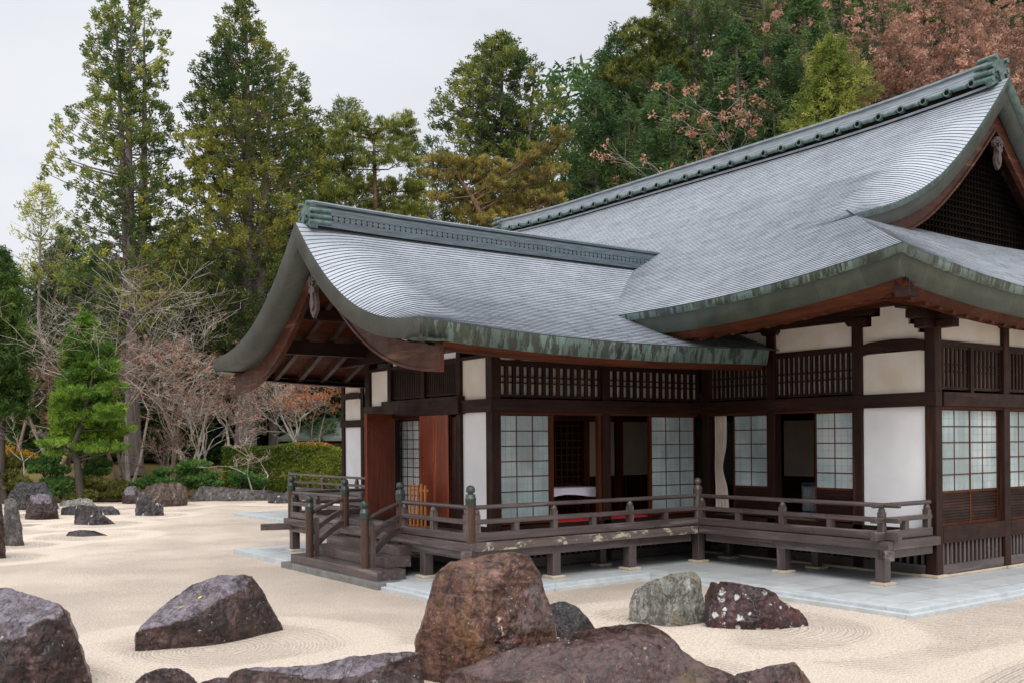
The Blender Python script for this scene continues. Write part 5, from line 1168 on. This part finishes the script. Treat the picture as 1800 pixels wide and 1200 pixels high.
conifer('cedar_tree', 'low dark conifer behind the porch ridge left of the many headed cedar', 765, 76, [(243, 10, 12), (262, 32, 34), (300, 46, 46), (380, 60, 60), (460, 60, 60)], L_hill, 500, .4, 20, .34, .08, r0=.3, seed=11, group=G_C)
conifer('cedar_tree', 'yellow tipped conifer filling the gap right of the broad pointed cedar', 548, 64, [(206, 10, 12), (232, 34, 24), (270, 52, 34), (330, 62, 40), (420, 70, 50), (520, 70, 60)], L_cedar, 1300, .28, 32, .21, .08, r0=.35, seed=12, group=G_C, tshift=.06)
conifer('cedar_tree', 'thin brownish conifer at the far left edge of the sky', 78, 60, [(318, 8, 8), (345, 34, 30), (380, 44, 42), (430, 52, 50), (500, 50, 50)], L_cedar, 300, .35, 18, .28, .06, r0=.22, seed=13, group=G_C, sparse=.4)
# ---- pines behind the small wing
pine('pine_tree', 'olive green layered pine behind the small wing ridge', 662, 60, [(664, 480), (660, 380), (658, 300), (656, 250), (650, 222)],
     [(628, 220, 39, 14), (688, 214, 43, 14), (718, 205, 16, 17), (602, 240, 29, 13), (655, 236, 34, 13), (705, 236, 36, 13), (612, 262, 39, 13), (695, 262, 46, 13), (725, 252, 18, 11), (600, 290, 39, 15), (650, 285, 34, 14), (712, 292, 46, 17), (620, 322, 50, 20), (690, 325, 52, 20), (735, 330, 27, 17), (600, 350, 34, 20), (660, 355, 57, 20), (720, 362, 50, 17), (690, 390, 69, 20), (610, 392, 50, 23)], L_pine, nl=24, seed=3, group='pines behind the hall')
pine('pine_tree', 'yellow brown spreading pine behind the small wing ridge', 850, 52, [(870, 440), (850, 385), (830, 345), (800, 300), (775, 282)],
     [(770, 275, 30, 9), (812, 282, 34, 12), (850, 276, 34, 10), (792, 305, 40, 12), (840, 308, 44, 12), (890, 290, 40, 12), (930, 276, 34, 12), (960, 258, 30, 14), (985, 236, 24, 14), (820, 335, 50, 12), (880, 326, 46, 14), (930, 312, 44, 14), (970, 300, 34, 12), (985, 325, 30, 9), (860, 355, 52, 12), (925, 345, 50, 12), (965, 350, 34, 9), (830, 365, 40, 10), (900, 378, 50, 14), (950, 385, 44, 12), (980, 372, 28, 9), (850, 392, 44, 12), (755, 300, 22, 8), (770, 345, 24, 10)], L_brown, nl=26, L=.24, seed=4, dens=1.1, group='pines behind the hall')
pine('pine_tree', 'light green pine reaching out over the sky at the top of the wooded slope', 1135, 78, [(1160, 330), (1160, 250), (1150, 180), (1140, 110), (1142, 60)],
     [(1150, 50, 40, 14), (1115, 72, 34, 14), (1150, 90, 44, 14), (1080, 118, 26, 12), (1062, 130, 22, 9), (1105, 105, 32, 12), (1145, 125, 44, 14), (1090, 140, 28, 9), (1180, 75, 40, 20), (1190, 120, 40, 20), (1130, 30, 30, 12), (1165, 20, 36, 14)], L_pine, nl=20, L=.34, Wd=.06, dens=.7, seed=6, r0=.28, group='pines behind the hall')
# ---- the wooded slope on the right
G_H = 'conifers on the slope behind the hall'
protos = []
for k, (lab, mt, s_) in enumerate((('dense blue green conifer standing just beyond the far end of the main ridge', L_dark, 21), ('weeping dark conifer beside the light green pine', L_hill, 22), ('shaggy dark conifer above the middle of the main ridge', L_hill, 23))):
    u, d, v0, wd_ = ((1052, 68, 152, 62), (1110, 74, 196, 58), (1225, 80, -70, 110))[k]
    protos.append(conifer('conifer_tree', lab, u, d, [(v0, 6, 6), (v0 + 30, wd_ * .45, wd_ * .4), (v0 + 90, wd_ * .8, wd_ * .85), (v0 + 170, wd_, wd_), (v0 + 300, wd_ * 1.15, wd_ * 1.1), (v0 + 430, wd_ * 1.1, wd_ * 1.1)], mt, 1500, .42, 22, .40, .085, r0=.4, seed=s_, group=G_H, up=.12, droop=.10, lump=.5, sparse=.7))
pl = [(1290, 84, 1, 2, 1.05), (1352, 78, 1, 2, .95), (1420, 86, 2, 1, 1.15), (1490, 80, 0, 2, 1.0), (1560, 88, 1, 2, 1.15), (1640, 84, 2, 1, 1.1), (1715, 90, 0, 2, 1.2), (1790, 84, 1, 2, 1.05), (1180, 66, 0, 0, .95), (1235, 64, 1, 1, .92), (1300, 66, 2, 0, 1.0), (1365, 62, 0, 1, .95), (1420, 64, 1, 0, 1.05), (1150, 92, 1, 2, .8), (1268, 96, 0, 2, 1.1), (1385, 98, 2, 2, 1.2), (1500, 99, 1, 2, 1.25), (1620, 100, 0, 2, 1.3), (1745, 102, 2, 2, 1.3), (1010, 80, 0, 0, .85), (985, 70, 0, 1, .62), (1855, 92, 0, 2, 1.2), (1090, 86, 0, 0, 1.15), (1960, 78, 1, 1, 1.0), (2060, 84, 0, 2, 1.1), (2170, 80, 2, 1, 1.05), (2300, 86, 1, 2, 1.1), (2000, 96, 0, 1, 1.2), (2240, 98, 1, 2, 1.2)]
for k, (u, d, rz, pi, sc) in enumerate(pl): place(protos[pi], u, d, sc, 'dark conifer crowded among others on the slope behind the hall', G_H, rz * 1.9 + k)
conifer('broadleaf_tree', 'rounded yellow green tree above the right half of the main ridge', 1468, 58, [(72, 12, 16), (95, 34, 36), (130, 52, 58), (170, 66, 70), (205, 78, 74), (240, 80, 70), (300, 60, 60)], L_lime, 1100, .30, 26, .24, .055, B_dark, r0=.25, seed=31, up=.1, lump=.5, inner=.8)
for k, (u, d, h, lab) in enumerate(((1655, 72, 20.0, 'big rust brown tree behind the right end of the main ridge'), (1565, 74, 17.0, 'rust brown tree left of the biggest rust brown one'), (1750, 73, 21.0, 'rust brown tree at the right edge behind the ridge ornament'))):
    bare('broadleaf_tree', lab, u, d, h + 4, (1.2, .8, 1.2)[k], B_twig, L_rust, 3600, 3, .22, 5, 'rust brown trees behind the main ridge', None, 40 + k, .75, first=.22, L=.22, lw=.11, nl=8, vtop=(-45, 20, -70)[k], sl=.3)
bare('broadleaf_tree', 'small tree with clusters of orange leaves just behind the main ridge', 1262, 66, 18.5, 1.1, B_pale, L_salmon, 1300, 4, .12, 5, None, None, 51, .7, first=.9, L=.2, lw=.13, nl=7, vtop=176, sl=.32)
bare('broadleaf_tree', 'pale dead stem with orange leaves beside the yellow green tree', 1372, 66, 19.5, .5, B_pale, L_salmon, 160, 1, .16, 4, None, None, 52, .6, first=1.2, L=.2, lw=.13, nl=7, vtop=184, sl=.3)
# ---- dark trees closing the view behind the garden on the left
G_F = 'conifers of the wood behind the garden'
f0 = conifer('conifer_tree', 'dark conifer crowded among others in the wood behind the garden', 118, 62, [(412, 8, 8), (440, 32, 34), (500, 62, 60), (600, 78, 78), (700, 84, 84), (790, 74, 74)], L_dark, 1400, .40, 22, .36, .085, B_dark, r0=.3, seed=61, group=G_F, up=.1, droop=.12)
f1 = conifer('conifer_tree', 'dark conifer crowded among others in the wood behind the garden', 300, 64, [(420, 8, 8), (455, 38, 34), (520, 62, 64), (620, 76, 78), (720, 82, 82), (800, 70, 72)], L_hill, 1300, .42, 20, .38, .085, B_dark, r0=.3, seed=62, group=G_F, up=.1, droop=.12)
for k, (u, d, sc, q) in enumerate(((-30, 63, .92, 0), (30, 70, .85, 1), (60, 60, .62, 0), (170, 66, .95, 1), (215, 60, .75, 0), (268, 70, 1.05, 0), (345, 61, .85, 0), (395, 67, 1.05, 1), (450, 64, 1.05, 0), (510, 68, 1.15, 1), (568, 63, 1.05, 0), (625, 70, 1.1, 1), (690, 66, 1.1, 0), (745, 70, 1.1, 1), (140, 74, 1.0, 0), (330, 76, 1.1, 1), (480, 78, 1.2, 0), (590, 80, 1.2, 1), (-75, 68, 1, 1), (820, 70, 1.1, 0), (900, 66, .9, 1), (-150, 62, 1, 0), (-230, 66, 1.05, 1), (-330, 60, .95, 0), (-430, 68, 1.1, 1), (-540, 64, 1, 0))):
    place(f1 if q else f0, u, d, sc, 'dark conifer crowded among others in the wood behind the garden', G_F, k * 2.4)
conifer('conifer_tree', 'fresh green conifer cut by the left edge of the picture', 4, 47, [(430, 8, 10), (470, 32, 30), (520, 48, 44), (590, 56, 50), (660, 60, 52), (720, 50, 40)], L_green, 1300, .22, 28, .26, .045, B_dark, r0=.2, seed=63, up=.15, droop=.18, lump=.45)
conifer('conifer_tree', 'upright green conifer in the left garden behind the bright pine', 152, 48.6, [(545, 5, 6), (570, 22, 24), (610, 40, 46), (660, 46, 58), (720, 52, 62), (770, 50, 50)], L_bright, 1500, .20, 30, .22, .045, B_dark, r0=.15, seed=64, up=.2, lump=.5, tshift=.05)
pine('pine_tree', 'bright green garden pine with flat layers on a dark leaning trunk', 142, 47, [(137, 812), (126, 790), (138, 750), (150, 700), (160, 650)],
     [(155, 655, 40, 12), (190, 640, 30, 9), (200, 680, 30, 9), (150, 690, 50, 12), (205, 715, 28, 10), (118, 738, 30, 8), (170, 730, 50, 11), (140, 762, 56, 11), (205, 752, 34, 11), (112, 776, 34, 9), (175, 785, 52, 11), (215, 782, 18, 9), (105, 795, 26, 6)], L_bright, B_dark, nl=26, L=.22, Wd=.035, dens=1.25, seed=7, r0=.20)
# ---- bare and thin leaved garden trees
bl = [(50, 47.5, 6.0, .7, 1, .05, B_pale, L_dry, 39, 'slim white stemmed bare tree at the far left'), (92, 52, 7.2, 1.3, 1, .13, B_peach, L_dry, 297, 'bare tree with peeled tan limbs left of the bright pine'), (212, 50.5, 7.6, 1.3, 1, .12, B_peach, L_dry, 330, 'bare tree with a tan limb crossing before the thick grey trunk'),
      (300, 53, 9.0, 1.6, 2, .12, B_pale, L_dry, 726, 'wide brown twigged maple right of the thick grey trunk'), (262, 49.5, 3.6, 1.3, 3, .06, B_twig, L_dry, 99, 'small reddish stemmed shrub like tree on the mossy mound'), (338, 51, 6.6, 1.0, 2, .08, B_pale, L_dry, 297, 'tall twin pale stemmed maple on the mound'), (368, 50.5, 6.0, 1.0, 2, .10, B_pale, L_dry, 330, 'mossy pale trunked maple beside the cloud pruned shrub'),
      (405, 55, 7.4, 1.4, 2, .10, B_pale, L_rust, 561, 'rusty leaved maple under the curved gable end'), (452, 49, 3.4, 1.5, 2, .05, B_pale, L_dry, 39, 'low pale forked tree in front of the hedge'), (535, 54, 6.6, .9, 4, .09, B_pale, L_dry, 165, 'many stemmed pale bare tree behind the hedge'), (575, 55, 5.6, 1.4, 2, .06, B_twig, L_orange, 231, 'bare tree with a spray of red orange leaves by the small shelter'),
      (20, 58, 14.5, .8, 2, .12, B_twig, L_dry, 19, 'tall bare tree against the sky at the far left'), (98, 55, 10.4, 1.3, 3, .10, B_pale, L_dry, 85, 'pale bare branched tree under the brownish conifer'), (225, 51.5, 12.2, 1.2, 4, .09, B_pale, L_dry, 52, 'pale leafless branches in front of the tallest cedar'), (330, 56, 12.0, 1.1, 4, .09, B_pale, L_dry, 66, 'pale leafless branches between the two tall cedars'), (120, 56, 6.6, 1.5, 2, .10, B_twig, L_dry, 495, 'brown leaved low spreading tree behind the upright green conifer'), (440, 57, 9.2, 1.2, 2, .09, B_twig, L_rust, 297, 'rust twigged tree below the broad pointed cedar')]
for k, (u, d, h, sp, st, r0, bm_, lm, nlf, lab) in enumerate(bl):
    bare('bare_tree', lab, u, d, h, sp, bm_, lm, nlf, st, r0, 5 if h > 4.5 else 4, 'leafless trees in the garden', None, 70 + k, .38, first=.26, L=.17, lw=.05, nl=5)
# grey trunks standing behind the hedge
for k, (u, d, r_) in enumerate(((440, 58, .36), (482, 61, .36), (408, 64, .3))):
    T = Tree('cedar_tree', ('thick grey cedar trunk behind the middle of the hedge', 'grey cedar trunk right of the thick one behind the hedge', 'thin grey cedar trunk left of the thick one behind the hedge')[k], 'tree', u, d, 'cedar trunks behind the hedge')
    trunk_mesh(T, trunk_pts(T.p, T.p + np.array([.2, .1, 15]), .2, 12, k), r_, .15, B_cedar)
    Cn = T.p + np.array([0, 0, 8]) + rng.normal(size=(260, 3)) * np.array([1.3, 1.3, 2.6]); T.mesh('crown', [leaves(Cn, unit(rng.normal(size=(260, 3))), 18, .35, .32, .07, .5, np.clip(.4 + .2 * rng.normal(size=260), 0, 1))], L_dark)
# ---- clipped shrubs: cloud pads
def shrub(label, u, d, pads, mat, vb, L=.10, cat='shrub', seed=0):
    T = Tree('clipped_shrub', label, cat, u, d, 'clipped shrubs along the garden edge', vb); k = d / FPX; lv = []; sg = []
    for i, (a, b, w_, h_) in enumerate(pads):
        c = at(a, b, d) + FW * rng.normal() * w_ * k * .5; n = int(70 + w_ * h_ * 1.3)
        q = unit(rng.normal(size=(n, 3))) * (.55 + .45 * rng.random((n, 1)) ** .4); q[:, 2] = np.where(q[:, 2] < -.25, -.25 + .2 * q[:, 2], q[:, 2])
        Cn = c + q[:, :1] * w_ * k * RT + q[:, 1:2] * w_ * k * .85 * FW + q[:, 2:] * h_ * k * np.array([0, 0, 1.]); Cn += .06 * rng.normal(size=Cn.shape)
        lv.append(leaves(Cn, unit(q + np.array([0, 0, .5])), 16, .09, L, .035, .55, np.clip(.45 + .18 * rng.normal(size=n) + .2 * vnoise(Cn * 1.5, seed + i), 0, 1), .2))
        sg.append([*T.p, *c, .05, .025])
        for _ in range(3): sg.append([*(T.p + (c - T.p) * .7), *Cn[rng.integers(n)], .02, .01])
    T.mesh('foliage', lv, mat); T.mesh('stem', [segs(sg, 5)], B_dark); return T
shrub('tall olive clipped shrub at the left edge below the yellow leaves', 18, 47.5, [(15, 812, 28, 12), (5, 834, 26, 12), (30, 850, 26, 14), (10, 862, 30, 12), (-20, 825, 24, 20)], L_olive, 876, seed=1)
shrub('cloud pruned green shrub right of the slim white stem', 88, 48, [(90, 806, 17, 7), (80, 822, 24, 8), (104, 826, 18, 7), (70, 812, 14, 6)], L_shrub, 868, seed=2)
shrub('low spreading green shrub behind the flat black rocks', 106, 47.6, [(96, 846, 26, 9), (122, 850, 26, 9), (110, 862, 30, 9), (86, 860, 20, 9)], L_shrub, 876, seed=3)
shrub('small three tiered cloud pruned shrub by the bright pine', 172, 48.5, [(175, 813, 20, 5), (166, 824, 18, 5), (178, 828, 17, 5), (160, 834, 14, 5)], L_shrub, 866, seed=4)
shrub('wide low mixed shrub left of the dark rounded rock', 172, 47.6, [(148, 856, 22, 10), (170, 852, 26, 8), (196, 858, 26, 11), (150, 868, 26, 8), (185, 868, 30, 8), (160, 846, 18, 7)], L_olive, 877, seed=5)
shrub('yellow green patchy shrub among the low ones', 138, 47.4, [(135, 858, 15, 8), (128, 866, 18, 8)], L_lime, 876, seed=6)
shrub('spreading cloud pruned shrub on the moss behind the speckled rock', 272, 48.5, [(286, 828, 15, 4), (268, 840, 17, 4), (292, 844, 12, 4), (250, 850, 16, 5), (238, 855, 12, 4)], L_shrub, 862, seed=7)
shrub('large tiered cloud pruned shrub behind the long flat boulder', 348, 49, [(348, 815, 26, 6), (332, 826, 24, 6), (352, 838, 30, 6), (334, 842, 22, 6), (370, 848, 24, 6), (345, 852, 24, 6), (366, 834, 18, 5)], L_shrub, 862, seed=8)
shrub('small clipped shrub in front of the left end of the hedge', 430, 49, [(428, 834, 18, 6), (440, 846, 22, 7), (455, 844, 14, 8), (420, 842, 14, 5)], L_shrub, 862, seed=9)
T = Tree('autumn_shrub', 'shrub with bright yellow autumn leaves at the left edge', 'shrub', 14, 48.5, vbase=872)
Cn = np.concatenate([at(a, b, 48.5) + rng.normal(size=(60, 3)) * np.array([.28, .28, .16]) for a, b in ((8, 792), (22, 798), (2, 802), (36, 806), (-12, 796), (44, 802))]); T.mesh('foliage', [leaves(Cn, np.tile([[0, 0, .1]], (len(Cn), 1)), 6, .12, .13, .07, 1., rng.random(len(Cn)))], L_yellow)
T.mesh('stem', [segs([[*T.p, *c, .03, .01] for c in Cn[::20]], 5)], B_dark)
# ---- hedge
T = Tree('hedge', 'long clipped hedge with orange tips left of the hall', 'hedge', 490, 51, vbase=858)
def hedge_pts(n):
    a = rng.random(n); u = 392 + a * 214; top = 787 - 6 * sstep(470, 520, u) + 10 * sstep(560, 606, u); face = rng.random(n); d = np.where(face < .62, 50.2 + .12 * rng.random(n), 50.2 + 1.5 * rng.random(n)); v = np.where(face < .62, top + rng.random(n) * (862 - top), top + 1.5 * rng.random(n)); return u, v, d
u_, v_, d_ = hedge_pts(3600); Cn = np.array([at(a, b, c) for a, b, c in zip(u_, v_, d_)]); Cn += (.10 * vnoise(Cn * 1.4, 5))[:, None] * -FW
T.mesh('foliage', [leaves(Cn, np.tile([-FW * .6 + np.array([0, 0, .5])], (len(Cn), 1)), 14, .13, .12, .055, .7, np.clip(.42 + .25 * vnoise(Cn * .9, 6) + .12 * rng.normal(size=len(Cn)), 0, 1))], L_hedge)
k = (v_ < 787) & (u_ > 515) & (u_ < 592); T.mesh('orange_tips', [leaves(Cn[k] + np.array([0, 0, .05]), np.tile([[0, 0, .8]], (k.sum(), 1)), 3, .12, .10, .05, .6, rng.random(k.sum()))], L_orange)
T.mesh('stems', [segs([[*at(u, 862, 50.8), *(at(u, 862, 50.8) + np.array([.1, 0, 1.6])), .03, .015] for u in range(396, 604, 12)], 5)], B_dark)
# ---- the wood far behind
pts = []
for n, (u0, u1, d0, d1, f) in enumerate(((-140, 960, 84, 98, lambda u: 520 + 30 * np.sin(u * .021) + 24 * np.sin(u * .057)), (940, 2000, 106, 122, lambda u: 170 - .45 * (u - 940) + 30 * np.sin(u * .03)))):
    m_ = 5200; u = u0 + (u1 - u0) * rng.random(m_); d = d0 + (d1 - d0) * rng.random(m_); tp = f(u); v = tp + (800 - tp) * rng.random(m_) ** 1.1; pts.append(np.array([at(a, b, c) for a, b, c in zip(u, v, d)]))
Cn = np.concatenate(pts); V_, F_, T_ = leaves(Cn, unit(rng.normal(size=Cn.shape)), 12, 1.1, .95, .34, .6, np.clip(.35 + .3 * vnoise(Cn * .2, 9) + .12 * rng.normal(size=len(Cn)), 0, 1))
tag(np_mesh('distant_wood', V_, F_, L_dark, tint=T_), kind='stuff')

# ================================================================== OTHER THINGS
c = at(575, 780, 62); sh = thing('garden_shelter', 'small shelter with a green shingled roof behind the hedge', 'shelter', (c[0], c[1], ground_z(c)))
zg = ground_z(c); ze, zr = px(767, 62), px(738, 62)
def sp(a, b, z): return c * np.array([1, 1, 0]) + RT * a + FW * b + np.array([0, 0, z])
mb = MB(); e = [sp(-2.6, -2.2, ze), sp(3.2, -2.2, ze), sp(3.2, 2.4, ze), sp(-2.6, 2.4, ze)]; r_ = [sp(-.6, 0, zr + .25), sp(1.6, 0, zr + .25)]; lo = [q - np.array([0, 0, .16]) for q in e]
mb.add(e + r_ + lo, [(0, 1, 5, 4), (1, 2, 5), (2, 3, 4, 5), (3, 0, 4), (0, 6, 7, 1), (1, 7, 8, 2), (2, 8, 9, 3), (3, 9, 6, 0), (6, 9, 8, 7)]); mb.build('roof', simple('mossy shingles', (.10, .13, .10), (.22, .26, .22), 3, (1, 1, 6), rough=.6, bmp=.4), sh)
mb = MB(); mb.add([sp(a, b, z) for z in (zg - .3, ze - .1) for a, b in ((-.4, -1.2), (2.4, -1.2), (2.4, 1.6), (-.4, 1.6))], [(0, 1, 5, 4), (1, 2, 6, 5), (2, 3, 7, 6), (3, 0, 4, 7)]); mb.build('wall', simple('tan earth wall', (.34, .25, .15), (.44, .34, .22), 2, rough=.9, bmp=.1), sh)
mb = MB()
for a, b in ((-2.1, -1.7), (-.45, -1.7), (2.7, -1.7), (-2.1, 1.9), (2.7, 1.9)): mb = MB(); mb.bar(sp(a, b, zg - .3), sp(a, b, ze - .05), .16, .16, (1, 0, 0)); mb.build('post', W['dark', 'z'], sh)
MB().bar(sp(-2.2, -1.7, ze - .2), sp(2.9, -1.7, ze - .2), .14, .2).build('beam', W['dark', 'x'], sh)
# inside the small wing
tb = thing('table', 'low dark table under a white cloth inside the small wing', 'table', (-3.55, 6.75, FL))
MB().box(-4.5, -2.6, 6.35, 7.15, 1.50, 1.555).build('tabletop', W['dark', 'x'], tb)
for x in (-4.44, -2.66):
    for y in (6.41, 7.09): MB().box(x - .04, x + .04, y - .04, y + .04, FL, 1.5).build('leg', W['dark', 'z'], tb)
mb = MB(); n = 40; q = np.linspace(0, 2 * np.pi, n, endpoint=False); cx = np.clip(1.35 * np.cos(q), -1, 1); cy = np.clip(1.35 * np.sin(q), -1, 1)
rows = [np.stack([-3.55 + .95 * cx * .02, 6.75 + .42 * cy * .02, 0 * q + 1.562], -1), np.stack([-3.55 + .955 * cx, 6.75 + .415 * cy, 0 * q + 1.562], -1)]
for k, z in enumerate((1.555, 1.50, 1.44, 1.39)): rows.append(np.stack([-3.55 + (.96 + .012 * k * (1 + np.sin(q * 9))) * cx, 6.75 + (.425 + .012 * k * (1 + np.sin(q * 9))) * cy, 0 * q + z - .012 * k * np.sin(q * 5)], -1))
tag(mb.grid(np.array(rows), True, True).build('tablecloth', M_cloth), 'white cloth hanging over the low table inside', 'tablecloth')
tag(MB().box(-4.3, -.6, 6.0, 7.6, FL + .001, FL + .016).build('red_carpet', M_carpet), 'red carpet on the floor inside the small wing', 'carpet')
# curtain tied in the middle
mb = MB(); rows = []
for z in np.linspace(.98, 3.1, 26):
    s = np.linspace(0, 1, 40); wd_ = .34 - .13 * math.exp(-((z - 1.95) / .35) ** 2) + .05 * max(0, 1.9 - z); rows.append(np.stack([.16 + .035 * np.sin(s * 26 + .4 * z), 5.56 - wd_ * s - .02, 0 * s + z], -1))
tag(mb.grid(np.array(rows)).build('curtain', M_curtain), 'pale beige curtain tied at the waist in the inner corner', 'curtain')
# wooden lattice barrier before the doors
br = thing('lattice_barrier', 'low orange wooden lattice stand in front of the double door', 'barrier', (-6.25, 7.95, ZD))
for k in range(5): y = 7.64 + .155 * k; MB().box(-6.27, -6.24, y - .022, y + .022, ZD + .02, ZD + .92 - (.0 if k in (1, 3) else .03)).build('slat', M_orange, br)
for z in (ZD + .22, ZD + .5, ZD + .78): MB().box(-6.24, -6.215, 7.58, 8.3, z - .025, z + .025).build('crossbar', M_orange, br)
for y in (7.66, 8.24): MB().box(-6.42, -6.05, y - .025, y + .025, ZD, ZD + .04).build('foot', M_orange, br)
# water dispenser in the opening
cb = at(1417, 893, 20); wd0 = (.75, 3.22, FL)
dp = thing('glass_tank', 'glass sided tank on a dark blue base in the side doorway', 'tank', wd0)
x, y, z = wd0
MB().box(x - .17, x + .17, y - .22, y + .22, z, z + .16).build('base', M_blue, dp, .01); MB().box(x - .15, x + .15, y - .2, y + .2, z + .165, z + .68).build('tank', M_glass, dp)
for a in (-1, 1):
    for b_ in (-1, 1): MB().box(x + a * .165 - .012, x + a * .165 + .012, y + b_ * .215 - .012, y + b_ * .215 + .012, z + .16, z + .7).build('frame_post', M_metal, dp)
MB().box(x - .18, x + .18, y - .23, y + .23, z + .7, z + .76).build('lid', M_blue, dp, .008)

M_leafy = simple('yellow leaf', (.55, .42, .03), (.7, .6, .08), 20, rough=.5, bmp=0)
# two yellow leaves fallen on the slanted boulder
from mathutils.bvhtree import BVHTree
rk_ = [o for o in C.objects if o.get('label', '').startswith('dark slanted boulder')][0]
bv = BVHTree.FromPolygons([tuple(v.co + rk_.location) for v in rk_.data.vertices], [tuple(p.vertices) for p in rk_.data.polygons])
for k, (u, v, lab) in enumerate(((352, 1050, 'upper of two yellow leaves fallen on the slanted boulder'), (318, 1068, 'lower of two yellow leaves fallen on the slanted boulder'))):
    h_ = bv.ray_cast(Vector(CAM), Vector(at(u, v, 1.0) - CAM).normalized())
    if h_[0] is not None:
        p, nn = np.array(h_[0]), np.array(h_[1]); nn = nn if nn @ (CAM - p) > 0 else -nn; e1 = unit(RT + .5 * np.array([0, 0, 1.]) - nn * (nn @ RT)); e2 = np.cross(nn, e1); p = p + nn * .012
        pl = [(-.045, 0, 0), (-.025, .012, .004), (.01, .014, .006), (.045, 0, .002), (.01, -.014, .004), (-.025, -.012, .002)]
        mb = MB(); mb.add([p + e1 * a * .9 + e2 * b_ * 1.1 + nn * c_ for a, b_, c_ in pl] + [p + e1 * a * .9 + e2 * b_ * 1.1 + nn * (c_ - .002) for a, b_, c_ in pl], [(0, 1, 2, 3, 4, 5), (11, 10, 9, 8, 7, 6)] + [(i, (i + 1) % 6, (i + 1) % 6 + 6, i + 6) for i in range(6)])
        tag(mb.build('fallen_leaf', M_leafy), lab, 'leaf', 'yellow leaves on the slanted boulder')
